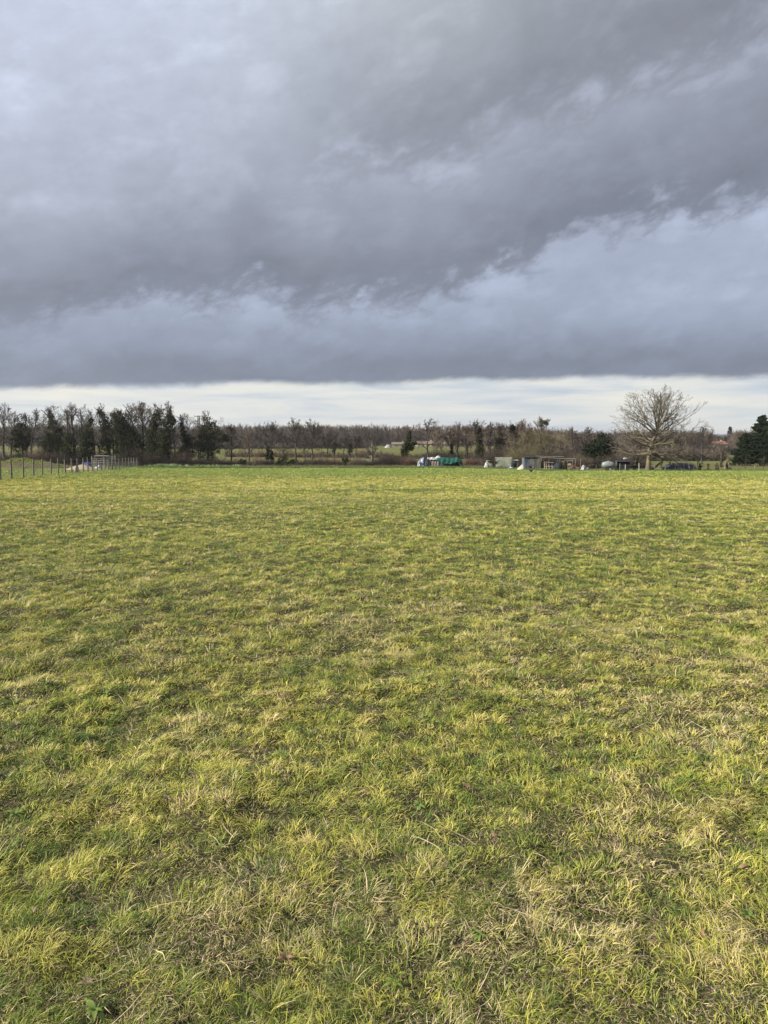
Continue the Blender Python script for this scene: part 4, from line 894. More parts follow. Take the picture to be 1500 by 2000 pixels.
# --- things behind the left fence
def mound(name, label, cat, px0, px1, top, Y, mat_, seed, d=None, **k):
    x0, x1 = xat(px0, Y), xat(px1, Y); x = (x0 + x1) / 2; z = gz(x, Y); w_ = x1 - x0
    V, Q = heap(w=w_, d=d or w_ * 0.6, h=zat(top, Y) - z, seed=seed, **k); o = add_mesh(name, V, Q, None, mat_, None, True); o.location = (x, Y, z); tag(o, label, cat)
    if name == 'soil_mound':
        r2 = np.random.RandomState(9); F4 = V[Q[r2.randint(0, len(Q), 22000)]]; wts = r2.dirichlet([1, 1, 1, 1], 22000)[:, :, None]; P_ = (F4 * wts).sum(1)
        keep = vnoise(P_[:, 0] * 1.0, P_[:, 1] + P_[:, 2], 1.6, 240) > -0.5 - 0.12 * (0 - P_[:, 0] / 4); P_ = P_[keep]; m_ = len(P_)
        Vb, Qb, Tb, Ab = blades(P_[:, 0], P_[:, 1], r2.uniform(.08, .28, m_), r2.uniform(.012, .03, m_), r2.uniform(0, 6.28, m_), R(65) + r2.normal(0, .3, m_), R(10) + r2.normal(0, .4, m_), np.clip(r2.normal(0.25, 0.2, m_), 0, 0.9), 2, z=P_[:, 2] - 0.02)
        add_mesh('weeds', Vb, Qb, Tb, 'grass', o, attrs={'tone': Ab})
    return o
mound('soil_mound', 'long low mound of weedy brown soil behind the left fence', 'mound', -60, 148, 897.5, 97, 'soil', 1, d=7, nz=0.16, nscale=1.1, steep=0.75)
mound('sand_heap', 'low heap of pale sand behind the fence, below the blue tarpaulin', 'heap', 124, 194, 907, 86, 'sand', 2, d=2.5, nz=0.08, nscale=0.7, steep=0.7)
x, y, z = xat(169, 94), 94, gz(xat(169, 94), 94)
o = thing('covered_crate', 'bulky crate wrapped in a royal blue tarpaulin behind the left fence', 'tarpaulin', (x, y, z))
MB().box((0, 0, 0.2), (1.25, 0.9, 0.5), taper=0.97).build('crate', 'post_dark', o)
heap_ob('tarpaulin', 'tarp_blue', o, w=1.5, d=1.15, h=0.86, seed=3, p=3.6, steep=2.2, nz=0.10, nscale=0.3, z0=0.08)
Y = 96; x = xat(202, Y); z = gz(x, Y); o = thing('pallet_rack', 'tall open rack of grey pallets and sheets behind the left fence', 'rack', (x, Y, z))
kx = Y / F; W2 = 22 * kx
for sx in (-1, 0.15, 1):
    for sy in (-0.5, 0.5): MB().box((sx * W2 * 0.9, sy, 0.82), (0.07, 0.07, 1.72)).build('upright', 'metal_grey', o)
for i, hz_ in enumerate((0.55, 0.85, 1.12, 1.36, 1.6)):
    mb = MB(); ww = W2 * (2.0 if i < 4 else 1.5)
    for j in range(5): mb.box((0.02 * j, -0.55 + 0.26 * j, hz_ + rg.uniform(-.01, .02)), (ww, 0.1, 0.025), (0, rg.uniform(-.02, .02), 0))
    for j in (-1, 0, 1): mb.box((j * ww * 0.42, 0, hz_ - 0.06), (0.07, 1.1, 0.08))
    mb.build('pallet', 'metal_grey' if i % 2 else 'post_wood', o)
MB().box((-0.1, -0.1, 1.72), (W2 * 1.25, 1.0, 0.03), (0.03, 0.03, 0)).build('roof_sheet', 'metal_grey', o)
Y = 90; x = xat(197, Y); z = gz(x, Y); o = thing('metal_gate_panel', 'square grey metal gate panel propped in front of the pallet rack', 'gate', (x, Y, z))
w_, h_ = 1.95, 1.15
for q in (-1, -0.33, 0.33, 1): MB().box((q * w_ / 2, 0, h_ / 2), (0.06, 0.05, h_)).build('upright', 'metal_grey', o)
for q in (0.15, 0.45, 0.8, 1.1): MB().box((0, 0.01, q), (w_, 0.03, 0.045)).build('rail', 'metal_grey', o)
mound('plastic_sheet', 'crumpled white plastic sheet on the grass in front of the pallet rack', 'sheet', 182, 202, 909.5, 88, 'tarp_white', 4, d=1.2, nz=0.25, nscale=0.3)
x, y, z = gpos(140, 924); o = thing('concrete_block', 'tapered pale concrete footing standing by the fence posts', 'block', (x + 0.1, y + 1, gz(x, y + 1)))
MB().box((0, 0, 0.36), (0.46, 0.34, 0.75), (0, 0, 0.5), taper=0.45).build('block', 'concrete', o); MB().box((0, 0, 0.75), (0.14, 0.1, 0.06), (0, 0, 0.5)).build('lug', 'rust', o)
x, y, z = gpos(56, 917); o = MB().box((0, 0, 0.22), (1.5, 0.14, 0.05), (0, 0.03, 0.05)).box((-0.6, 0, 0.1), (0.1, 0.12, 0.22)).box((0.6, 0, 0.1), (0.1, 0.12, 0.22)).build('plank_bench', 'post_dark'); o.location = (x, y, z); tag(o, 'low dark plank on two blocks behind the left fence', 'plank')

# --- utility pole
Y = 205; b = base_at(389.5, Y); h = zat(812, Y) - b[2]; o = thing('utility_pole', 'twin-legged wooden power pole with a crossarm rising over the left trees', 'utility pole', b)
for s_i in (-1, 1): MB().tube([(s_i * 0.24, 0, -0.3), (s_i * 0.22, 0, h)], [0.17, 0.12], 8).build('pole', 'post_dark', o)
MB().box((0, -0.15, h - 0.15), (2.5, 0.14, 0.16)).build('crossarm', 'post_dark', o)
for q in (-1.1, 0, 1.1): MB().tube([(q, -0.15, h - 0.08), (q, -0.15, h + 0.03), (q, -0.15, h + 0.2)], [0.05, 0.09, 0.04], 8).build('insulator', 'metal_grey', o)

# --- tarpaulin heaps in the middle
Y = 106
def at_(px): x = xat(px, Y); return x, Y, gz(x, Y)
x, y, z = at_(826); o = thing('wrapped_heap', 'heap of junk wrapped in torn black, blue and white plastic, left of the white poles', 'heap', (x, y, z))
heap_ob('plastic_wrap', 'tarp_mixed', o, w=1.75, d=1.5, h=1.38, seed=6, p=2.6, steep=1.5, nz=0.16, nscale=0.35)
sheet('torn_sheet', 'tarp_white', o, [[(-0.75, -0.62, 0.9), (-0.5, -0.72, 1.02)], [(-0.85, -0.75, 0.5), (-0.6, -0.8, 0.5)], [(-0.9, -0.85, 0.05), (-0.75, -0.9, 0.1)]], 10, 12, 0.04, 3)
sheet('torn_sheet', 'tarp_black', o, [[(0.05, -0.4, 1.40), (0.75, -0.45, 1.30)], [(0.0, -0.82, 0.7), (0.75, -0.86, 0.75)], [(0.1, -0.92, 0.15), (0.7, -0.95, 0.2)]], 12, 12, 0.05, 4)
sheet('blue_scrap', 'tarp_blue', o, [[(-0.9, -1.0, 0.16), (0.4, -1.0, 0.2)], [(-0.95, -1.3, 0.02), (0.5, -1.25, 0.04)]], 12, 6, 0.03, 5)
x, y, z = at_(845); o = thing('pole_stack', 'pale garden poles leaning under a white sheet, left of the green tarpaulin', 'poles', (x, y, z))
for i in range(22):
    xb = -0.85 + 1.7 * i / 21; lean = rg.uniform(-0.55, 0.55) if i % 2 else rg.uniform(-0.25, 0.25)
    MB().tube([(xb, -0.85 + rg.uniform(-.1, .1), -0.02), (xb * 0.7 + lean, -0.25, 1.35 + rg.uniform(-0.1, 0.15))], 0.022, 5).build('pole', 'white_paint' if i % 3 else 'board_pale', o)
heap_ob('junk', 'shed_dark', o, w=1.6, d=1.0, h=1.15, seed=7, p=3, steep=1.8, nz=0.1, off=(0, 0.2, 0))
sheet('white_sheet', 'tarp_white', o, [[(-0.75, 0.4, 1.42), (0.0, 0.4, 1.52), (0.75, 0.4, 1.36)], [(-0.8, -0.35, 1.42), (0.0, -0.35, 1.50), (0.8, -0.35, 1.34)], [(-0.85, -0.6, 1.2), (0.0, -0.62, 1.1), (0.85, -0.6, 1.12)]], 22, 14, 0.05, 6)
x, y, z = at_(877); o = thing('tarpaulin_heap', 'long low heap under a creased bottle-green tarpaulin with a white cap', 'tarpaulin', (x, y, z))
heap_ob('base', 'shed_dark', o, w=3.7, d=1.8, h=1.0, seed=8, p=3.2, steep=1.8, nz=0.10)
k = 106 / F
def tp(px, py, yy): return ((px - 877) * k, yy, (912 - py) * k * 0.985 - 0.03)
sheet('green_tarpaulin', 'tarp_green', o, [[tp(853, 894, .75), tp(866, 893, .75), tp(880, 893, .8), tp(892, 893, .75), tp(901, 899, .6)], [tp(852, 892.5, -.3), tp(866, 891, -.3), tp(880, 893, -.3), tp(893, 891, -.3), tp(902, 898, -.3)], [tp(852, 895, -.85), tp(866, 896, -.95), tp(879, 899, -.95), tp(892, 896, -.95), tp(903, 902, -.85)], [tp(856, 900, -1.0), tp(867, 904, -1.1), tp(879, 905.5, -1.1), tp(893, 900, -1.05), tp(901, 908, -.95)]], 60, 26, 0.05, 7)
heap_ob('white_cap', 'tarp_white', o, w=0.95, d=0.8, h=0.36, seed=9, nz=0.15, off=((856 - 877) * k, -0.1, 1.40), z0=0.0)
x, y, z = at_(904); o = MB().box((0, 0, 0.2), (0.34, 0.3, 0.42), (0, 0, 0.3), taper=0.85).box((0.05, 0, 0.44), (0.2, 0.2, 0.08), (0, 0.1, 0.2)).build('feed_sack', 'board_pale'); o.location = (x, y, z); tag(o, 'small pale sack at the right end of the green tarpaulin', 'sack')

# --- sheds and junk right of centre
Y = 97
x, y, z = at_(956); x = xat(956, Y); z = gz(x, Y); o = thing('draped_pile', 'pile draped with grey-white cloth at the left end of the pale shelter', 'pile', (x, Y, z)); k = Y / F
heap_ob('cloth', 'tarp_sage', o, w=20 * k, d=1.1, h=1.05, seed=10, p=2.8, steep=1.6, nz=0.14, nscale=0.35)
heap_ob('white_cloth', 'tarp_white', o, w=9 * k, d=0.7, h=0.75, seed=11, p=2.5, steep=1.4, nz=0.15, nscale=0.3, off=(-0.5, -0.35, 0))
MB().box((0.1, -0.25, 1.02), (14 * k, 0.7, 0.05), (0, -0.06, 0)).build('dark_board', 'rust', o)
x = xat(984, Y); z = gz(x, Y); o = thing('tarpaulin_shelter', 'low shelter roofed and fronted by a mildewed grey-green sheet', 'shelter', (x, Y, z)); w2 = 16.5 * k; hh = zat(893, Y) - z
for sx in (-1, 1):
    for yy in (-0.4, 1.0): MB().box((sx * w2 * 0.96, yy, hh / 2 - 0.05), (0.07, 0.07, hh - 0.08)).build('leg', 'post_dark', o)
sheet('sheet', 'tarp_sage', o, [[(-w2, 1.1, hh - .12), (w2, 1.1, hh - .12)], [(-w2, 0.0, hh), (w2 * 1.02, 0.0, hh)], [(-w2, -0.3, hh * .6), (w2 * .9, -0.3, hh * .6)], [(-w2, -0.5, 0.22), (w2 * .82, -0.5, 0.2)]], 40, 26, 0.025, 8)
MB().box((0, 1.05, hh / 2 - .1), (w2 * 1.9, 0.05, hh - .25)).build('back_wall', 'post_dark', o)
for i in range(7): MB().tube([(-w2 + 0.12 + i * 0.28, -0.62, 0), (-w2 + 0.1 + i * 0.28 + rg.uniform(-.05, .05), -0.6, 0.45 + rg.uniform(-.1, .3))], 0.02, 5).build('stake', 'post_dark', o)
x = xat(1006, Y); o = thing('hutch', 'small dark lean-to hutch against the right end of the pale shelter', 'hutch', (x, Y, gz(x, Y)))
MB().box((0, 0.2, 0.55), (0.75, 0.8, 1.1)).build('body', 'shed_blue', o); MB().box((0, 0.15, 1.15), (0.9, 1.0, 0.05), (0.12, 0, 0)).build('roof', 'metal_grey', o); MB().box((0, -0.21, 0.45), (0.45, 0.03, 0.6)).build('door', 'shed_dark', o)
Y = 92; k = Y / F
for i, (px, ww, hh, mt, lb) in enumerate([(978, 30, 0.22, 'rust', 'low rusty scrap lying along the grass before the pale shelter'), (996, 22, 0.3, 'tarp_mixed', 'crumpled grey scrap sheeting on the grass right of the rusty scrap')]):
    x = xat(px, Y); V, Q = heap(w=ww * k, d=0.6, h=hh, seed=20 + i, nz=0.3, nscale=0.3); o = add_mesh('scrap_heap', V, Q, None, mt, None, True); o.location = (x, Y, gz(x, Y)); tag(o, lb, 'scrap')
Y = 88; k = Y / F; x = xat(1020, Y); z = gz(x, Y); o = thing('leaning_boards', 'pale boards sloping down to the grass left of the blue-grey shed', 'boards', (x, Y, z))
for i, (dx, lz, rot, ln, mt) in enumerate([(-0.1, 0.38, -0.72, 1.1, 'board_pale'), (0.1, 0.30, -0.55, 0.95, 'board_pale'), (0.25, 0.45, -0.25, 0.75, 'white_paint'), (-0.05, 0.2, -0.6, 0.9, 'concrete')]):
    MB().box((dx, -0.15 * i, lz), (ln, 0.5, 0.05), (0.5, rot, 0.1 * i)).build('board', mt, o)
Y = 87; k = Y / F; x = xat(1035, Y); z = gz(x, Y); o = thing('garden_shed', 'small blue-grey sheet metal shed with a dark flat roof', 'shed', (x, Y, z)); w_ = 22 * k; hh = zat(892.5, Y) - z
mb = MB(); mb.box((0, 0.7, hh / 2 - 0.05), (w_, 1.4, hh - 0.1))
for i in range(9): mb.box((-w_ / 2 + 0.08 + i * w_ / 9, -0.012, hh / 2 - 0.06), (0.035, 0.03, hh - 0.14))
mb.build('wall', 'shed_blue', o); MB().box((0.02, 0.66, hh - 0.02), (w_ * 1.1, 1.6, 0.07), (0.05, 0, 0)).build('roof', 'shed_dark', o)
d_ = MB().box((0.30, -0.045, hh * 0.45), (0.55, 0.03, hh * 0.8)).build('door', 'shed_grey', o); MB().box((0.12, -0.075, hh * 0.45), (0.03, 0.03, 0.14)).build('handle', 'rust', d_)
x = xat(1036, 85); o = heap_ob('round_bin', 'shed_dark', None, w=0.75, d=0.6, h=0.6, seed=25, steep=2.2, nz=0.05); o.location = (x, 85.6, gz(x, 85.6)); tag(o, 'rounded dark bin lid shape standing before the blue-grey shed', 'bin')
x = xat(1051, Y); o = thing('plank_screen', 'weathered upright plank panel beside the blue-grey shed', 'panel', (x, Y, gz(x, Y)))
for i in range(5): MB().box((-0.26 + i * 0.13, rg.uniform(-.01, .01), 0.78 + rg.uniform(-.05, .04)), (0.115, 0.03, 1.5)).build('plank', 'shed_grey', o)
MB().box((0, 0.04, 1.2), (0.66, 0.04, 0.08)).build('rail', 'post_dark', o)
x = xat(1038, 84); o = MB().box((0, 0, 0.05), (0.95, 0.5, 0.05), (0.1, 0.02, 0)).box((0.1, -0.2, 0.03), (0.6, 0.25, 0.03), (0.06, 0, 0.2)).build('white_board', 'white_paint'); o.location = (x, 84, gz(x, 84)); tag(o, 'flat white board lying on the field edge behind the black hen', 'board')
Y = 88; k = Y / F; x = xat(1085, Y); z = gz(x, Y); o = thing('pergola_frame', 'rickety open frame of thin poles right of the plank panel', 'frame', (x, Y, z))
for px, yy, hh in ((1058, 0, 1.62), (1075, 0.9, 1.6), (1094, 0.1, 1.55), (1111, 0.8, 1.5), (1124, 0, 1.42)):
    dx = xat(px, Y) - x; MB().tube([(dx, yy, -0.1), (dx + 0.02, yy, hh)], 0.038, 6).build('post', 'post_wood', o)
for q, (p0, p1) in enumerate([((-1.9, 0, 1.62), (2.6, 0.05, 1.45)), ((-2.4, 0.5, 1.78), (1.2, 0.5, 1.70)), ((-0.7, 0.9, 1.55), (2.5, 0.9, 1.42)), ((-1.7, 0, 1.62), (-0.6, 1.0, 1.58)), ((0.6, 0.05, 1.52), (1.6, 0.9, 1.48))]):
    MB().tube([p0, tuple((a + b) / 2 - (0.03 if i == 2 else 0) for i, (a, b) in enumerate(zip(p0, p1))), p1], 0.028, 5).build('rail', 'metal_grey', o)
x = xat(1072, 87); o = thing('wooden_rack', 'pale weathered wooden rack with slanted legs under the pergola frame', 'rack', (x, 87, gz(x, 87)))
for i, dx in enumerate((-0.5, -0.25, 0.1, 0.45)): MB().tube([(dx, 0, 0), (dx + rg.uniform(-.1, .1), 0.2, 0.98)], 0.032, 5).build('leg', 'board_pale', o)
MB().box((0, 0.15, 1.0), (1.15, 0.5, 0.05), (0, 0.06, 0)).build('top', 'board_pale', o); MB().box((0.05, 0.1, 0.5), (0.95, 0.05, 0.05)).build('rail', 'board_pale', o)
def dark_heap(name, label, cat, px, Y, wpx, top, mt, seed, **kk):
    x = xat(px, Y); z = gz(x, Y); V, Q = heap(w=wpx / F * Y, d=kk.pop('d', 0.8), h=zat(top, Y) - z, seed=seed, **kk); o = add_mesh(name, V, Q, None, mt, None, True); o.location = (x, Y, z); return tag(o, label, cat)
dark_heap('water_butt', 'grey-green rounded water butt under the pergola frame, right of the wooden rack', 'barrel', 1082, 87.5, 10, 906, 'shed_blue', 31, steep=3, nz=0.05, p=2)
dark_heap('covered_machine', 'tall dark lumpy thing covered in black sheeting under the pergola', 'machine', 1090, 86, 13, 898, 'shed_dark', 32, steep=1.6, nz=0.2, nscale=0.3)
dark_heap('ivied_post', 'upright black ivied stub at the right end of the pergola frame', 'post', 1104, 86, 9, 899, 'yew', 33, steep=2.6, nz=0.15, d=0.5)
x = xat(1109, 92); o = thing('hutch', 'brown wooden hutch with a ragged low roof right of the pergola frame', 'hutch', (x, 92, gz(x, 92)))
MB().box((0, 0, 0.75), (1.0, 0.8, 0.6)).build('body', 'post_dark', o); MB().box((0, 0, 1.16), (1.35, 1.1, 0.09), (0.1, -0.12, 0)).build('roof', 'rust', o)
for sx in (-1, 1): MB().box((sx * 0.42, 0, 0.22), (0.08, 0.7, 0.48)).build('leg', 'post_dark', o)
MB().box((0.1, -0.41, 0.78), (0.4, 0.03, 0.34)).build('door', 'board_pale', o)
for px, t_, lb in ((1118, 896, 'thin grey stake left of the low rubble'), (1134, 896, 'thin grey stake behind the crumpled white sheet')):
    x = xat(px, 90); z = gz(x, 90); o = MB().tube([(0, 0, -0.1), (0.02, 0, zat(t_, 90) - z)], [0.05, 0.04], 7).box((0.01, 0, (zat(t_, 90) - z) * .8), (0.16, 0.04, 0.04)).build('wooden_stake', 'post_wood'); o.location = (x, 90, z); tag(o, lb, 'stake', 'thin stakes in the garden')
dark_heap('rubble_heap', 'long low heap of brown garden rubble left of the crumpled white sheet', 'heap', 1121, 88, 36, 909.5, 'rust', 34, d=1.2, nz=0.3, nscale=0.35, steep=0.9)
dark_heap('plastic_sheet', 'crumpled white sheet slumped at the right end of the rubble', 'sheet', 1139, 86.5, 13, 910.5, 'tarp_white', 35, d=0.6, nz=0.25, nscale=0.25, skew=0.3, steep=1.1)
dark_heap('plastic_sheet', 'small greyish white bundle between the crumpled white sheet and the tank', 'bundle', 1149, 87, 8, 912, 'tarp_white', 36, d=0.5, nz=0.2, nscale=0.25)

# water tank on its trailer
Y = 87; x = xat(1188, Y); z = gz(x, Y); k = Y / F; o = thing('tank_trailer', 'pale grey-green rounded water tank on a low dark trailer', 'water tank', (x, Y, z))
th = np.linspace(-math.pi / 2, math.pi / 2, 15); mb = MB(); mb.tube([(math.sin(a) * 12 * k, 0, 0.78) for a in th], [max(0.03, 0.43 * math.cos(a) ** 0.55) for a in th], 20); mb.build('tank', 'tank', o, True)
MB().tube([(0.05, 0, 1.18), (0.05, 0, 1.27)], 0.11, 10).build('filler_cap', 'metal_grey', o)
MB().box((0, 0, 0.36), (26 * k, 0.8, 0.09)).box((-0.45, 0, 0.46), (0.1, 0.75, 0.14)).box((0.45, 0, 0.46), (0.1, 0.75, 0.14)).build('chassis', 'rust', o)
for sy in (-0.48, 0.48):
    w_ob = MB().tube([(0.1, sy - 0.07, 0.25), (0.1, sy + 0.07, 0.25)], 0.27, 18).build('wheel', 'shed_dark', o); MB().tube([(0.1, sy - 0.085, 0.25), (0.1, sy + 0.085, 0.25)], 0.12, 12).build('rim', 'metal_grey', w_ob)
MB().tube([(13 * k, 0, 0.36), (20 * k, 0, 0.3), (21 * k, 0, 0.1)], 0.04, 6).build('drawbar', 'rust', o)
x = xat(1218, Y); z = gz(x, Y); o = thing('dark_shed', 'low black shed with an open front right of the water tank', 'shed', (x, Y, z)); w_ = 24 * k; hh = zat(901.5, Y) - z
MB().box((0, 1.0, hh / 2), (w_, 0.06, hh)).box((-w_ / 2 + .03, 0.5, hh / 2), (0.06, 0.95, hh)).box((w_ / 2 - .03, 0.5, hh / 2), (0.06, 0.95, hh)).build('wall', 'shed_dark', o)
MB().box((0, 0.45, hh + 0.03), (w_ * 1.12, 1.3, 0.06), (0.06, 0.03, 0)).build('roof', 'tarp_black', o)
MB().box((0.05, 0.1, hh * 0.42), (w_ * 0.7, 0.04, hh * 0.75)).build('door', 'tarp_black', o)
MB().box((-w_ / 2 - 0.12, -0.05, hh * .5), (0.12, 0.1, hh * 1.05)).build('corner_post', 'post_wood', o)
x = xat(1222, 89.2); z = gz(x, 89.2); o = thing('capped_chimney', 'mushroom-shaped grey cowl on a stout pipe rising behind the black shed', 'cowl', (x, 89.2, z)); hz_ = zat(893, 89.2) - z
MB().tube([(0, 0, 0), (0, 0, hz_ - 0.18)], [0.16, 0.13], 12).build('pipe', 'shed_dark', o); MB().tube([(0, 0, hz_ - 0.24), (0, 0, hz_ - 0.16), (0, 0, hz_ - 0.05), (0, 0, hz_)], [0.30, 0.33, 0.22, 0.05], 16).build('cap', 'metal_grey', o, True)

# black tunnel
Y = 88; k = Y / F; x = xat(1328, Y); z = gz(x, Y); o = thing('cloche_tunnel', 'long low cloche tunnel covered in black netting with pale hoops', 'tunnel', (x, Y, z)); L2 = 35 * k; hh = zat(903.5, Y) - z
n_ = 30; m_ = 14; V = []
for i in range(n_ + 1):
    u = -1 + 2 * i / n_; sc2 = max(0.02, (1 - abs(u) ** 3.2)) ** 0.5; sag = 1 - 0.05 * abs(math.sin(u * 9))
    for j in range(m_ + 1):
        a = math.pi * j / m_; V.append((u * L2, -0.75 * math.cos(a) * sc2, hh * sc2 * sag * abs(math.sin(a)) ** 0.8 - 0.02))
Qs = [(i * (m_ + 1) + j, i * (m_ + 1) + j + 1, (i + 1) * (m_ + 1) + j + 1, (i + 1) * (m_ + 1) + j) for i in range(n_) for j in range(m_)]
add_mesh('cover', V, Qs, None, 'tarp_tunnel', o, True)
for px in (1293.5, 1315, 1332, 1342):
    dx = xat(px, Y) - x; sc2 = max(0.3, (1 - abs(dx / L2) ** 3.2) ** 0.5 if abs(dx) < L2 else 0.3)
    MB().tube([(dx, -0.78 * math.cos(math.pi * j / 12) * sc2, (hh + 0.03) * sc2 * math.sin(math.pi * j / 12) ** 0.8 if 0 < j < 12 else 0) for j in range(13)], 0.035, 6).build('hoop', 'board_pale', o)

# fence along the right garden
o = thing('post_and_wire_fence', 'low wire fence on uneven pale stakes in front of the black tunnel and walnut', 'fence', (xat(1330, 85), 85, 0)); ox = xat(1330, 85); pr = None; wm = MB()
for px, hh, mt in ((1142, .85, 'post_dark'), (1165, .8, 'post_dark'), (1211, 1.0, 'post_wood'), (1222, .85, 'white_paint'), (1249, 1.0, 'white_paint'), (1280, .9, 'post_wood'), (1300, .8, 'post_wood'), (1356, .9, 'post_wood'), (1384, .95, 'post_dark'), (1402, .85, 'post_dark'), (1440, .9, 'post_wood'), (1475, .9, 'post_wood'), (1512, .9, 'post_wood')):
    x = xat(px, 85) - ox; z = gz(x + ox, 85); MB().tube([(x, 0, z - .1), (x + rg.uniform(-.04, .04), 0, z + hh)], 0.045, 6).build('post', mt, o)
    if pr: 
        for q in (0.4, 0.75): wm.tube([(pr[0], 0, pr[1] + q), (x, 0, z + q)], 0.008, 3, False)
    pr = (x, z)
wm.build('wire', 'wire', o)
# ivied stumps
SG = 'dark ivied stumps along the right-hand fence'
def stump(label, px, Y, wpx, top, seed, lean=0.0, group=SG):
    rng = np.random.RandomState(seed); b = base_at(px, Y); o = thing('ivied_stump', label, 'stump', b, group); h = zat(top, Y) - b[2]; w_ = wpx / F * Y
    MB().tube([(0, 0, -.1), (lean * .5, 0, h * .5), (lean, 0, h)], [w_ * .3, w_ * .26, w_ * .24], 8).build('trunk', 'bark_dark', o)
    V, Q = leaf_mass([(0, 0, 0.1, w_ * .36), (lean * .5, 0, h * .5, w_ * .4), (lean, 0, h * .93, w_ * .36)], 700, 0.05, rng, clump=0.12); add_mesh('ivy', V, Q, None, 'ivy', o)
stump('leaning ivied stump between the black shed and the walnut', 1240, 88, 9, 892, 1, 0.25)
stump('tall ivied stump standing alone in the right-hand meadow', 1409, 112, 7, 884, 2)
stump('thick ivied stump just right of the black tunnel', 1367, 86, 8, 905, 3)
stump('thin ivied stump, second from the right end of the black tunnel', 1384, 86.5, 4, 906, 4)
stump('ivied stump wider at its top, third right of the black tunnel', 1401, 86, 7, 905.5, 5)
stump('squared ivied stump farthest right in the row by the black tunnel', 1420, 86, 5, 904, 6)
stump('ivied stump right behind the walnut trunk', 1292, 108, 6, 890, 7)
stump('slim ivied stump right of the one behind the walnut', 1309, 110, 4, 892, 8)
x = xat(1280, 87.5); o = MB().tube([(-0.75, 0, 0.08), (-0.2, 0.1, 0.3), (0.35, 0.05, 0.75), (0.6, 0, 1.05)], [0.2, 0.17, 0.13, 0.08], 8).tube([(-0.2, .1, 0.3), (-0.5, -.1, 0.6)], [0.1, 0.05], 6).build('fallen_log', 'bark_dark', None, True); o.location = (x, 87.5, gz(x, 87.5)); tag(o, 'dark fallen log propped up slantwise right of the walnut', 'log')
# meadow things at right
x = xat(1350, 190); o = thing('feed_trough', 'dark feed trough standing alone in the right-hand meadow', 'trough', (x, 190, gz(x, 190)))
o.scale = (1.4, 1.4, 1.1)
MB().box((0, 0, 0.35), (1.0, 0.5, 0.35), taper=1.15).build('basin', 'shed_dark', o); MB().box((-0.42, 0, 0.6), (0.12, 0.45, 0.35)).build('end_plate', 'shed_dark', o)
for sx in (-1, 1): MB().box((sx * 0.38, 0, 0.09), (0.08, 0.45, 0.2)).build('leg', 'shed_dark', o)
dark_heap('hay_bale', 'whitish wrapped bale on the sandy track at the back of the right meadow', 'bale', 1402, 245, 9, 887.5, 'tarp_white', 40, steep=1.6, nz=0.08, d=0.9)
dark_heap('brush_heap', 'pale brown brush heap right of the lone tall stump', 'heap', 1421, 100, 13, 901, 'dry_stalk', 41, steep=1.0, nz=0.35, nscale=0.3, d=1.0)
SB = 'small bare saplings by the right edge'
for px, tp_, lb in ((1456, 886, 'small bare fruit tree with a forked trunk left of the last sapling'), (1492, 890, 'small leaning bare sapling beside the right edge'), (1362, 893, 'thin arching bare sapling above the right end of the black tunnel')):
    tree('bare_sapling', lb, 'sapling', px, 86.5, tp_, 36, SB, tf=0.25, nl=7, k=(4, 3, 2), rad=0.05, twig=0.008)
# sandy track
V = []; xs_ = np.linspace(float(xat(1385, 225)), float(xat(1385, 225)) + 70, 40)
for i, xx in enumerate(xs_):
    yc = 228 - 0.25 * (xx - xs_[0]) + 1.0 * math.sin(xx * .3)
    for dy in (-9, -3, 3, 9): V.append((xx, yc + dy, float(ground_z(xx, yc + dy)) + 0.05))
Qs = [(i * 4 + j, (i + 1) * 4 + j, (i + 1) * 4 + j + 1, i * 4 + j + 1) for i in range(39) for j in range(3)]
tag(add_mesh('path', V, Qs, None, 'sand', None, True), kind='structure')

# --- far buildings
def house(label, px0, px1, Y, eave, ridge, wall, roof, seed, wins=3, name='farmhouse', depth=7, hip=False):
    x0, x1 = xat(px0, Y), xat(px1, Y); x = (x0 + x1) / 2; z = float(terr_raw(x, Y)) - 0.3; W_ = x1 - x0; he = zat(eave, Y) - z; hr = zat(ridge, Y) - z; o = thing(name, label, 'building', (x, Y, z))
    MB().box((0, depth / 2, he / 2), (W_, depth, he)).build('wall', wall, o)
    mb = MB(); e = 0.35; q = 0.9 if hip else 0.0
    P = [(-W_ / 2 - e, -e, he), (W_ / 2 + e, -e, he), (W_ / 2 + e, depth + e, he), (-W_ / 2 - e, depth + e, he), (-W_ / 2 - e + q, depth / 2, hr), (W_ / 2 + e - q, depth / 2, hr)]
    mb.add(P, [(0, 1, 5, 4), (2, 3, 4, 5), (3, 2, 1, 0)], [(0, 4, 3), (1, 2, 5)]); r_ = mb.build('roof', roof, o)
    MB().box((W_ * 0.3, depth / 2, hr + 0.1), (0.6, 0.6, 0.9)).build('chimney', wall, r_)
    for i in range(wins):
        wx = -W_ / 2 + W_ * (i + 0.7) / (wins + 0.4); wn = MB().box((wx, -0.03, he * 0.55), (0.8, 0.08, 1.0)).build('window', 'white_paint', o); MB().box((wx, -0.08, he * 0.55), (0.6, 0.04, 0.8)).build('pane', 'dark_opening', wn)
    MB().box((W_ * 0.42, -0.03, 1.0), (0.9, 0.08, 2.0)).build('door', 'post_dark', o)
house('stone farm building in the gap between the pollard and the leaning ivied trunk', 766, 792, 335, 868, 863, 'stone', 'roof_tan', 1, 2, 'barn')
house('pale rendered farmhouse half hidden behind the wide domed bare oak', 812, 850, 345, 867, 861, 'stone_pale', 'roof_tan', 2, 4)
house('small pale outbuilding glimpsed right of the wide domed oak', 858, 872, 340, 868, 863, 'stone_pale', 'roof_tan', 3, 1, 'outbuilding')
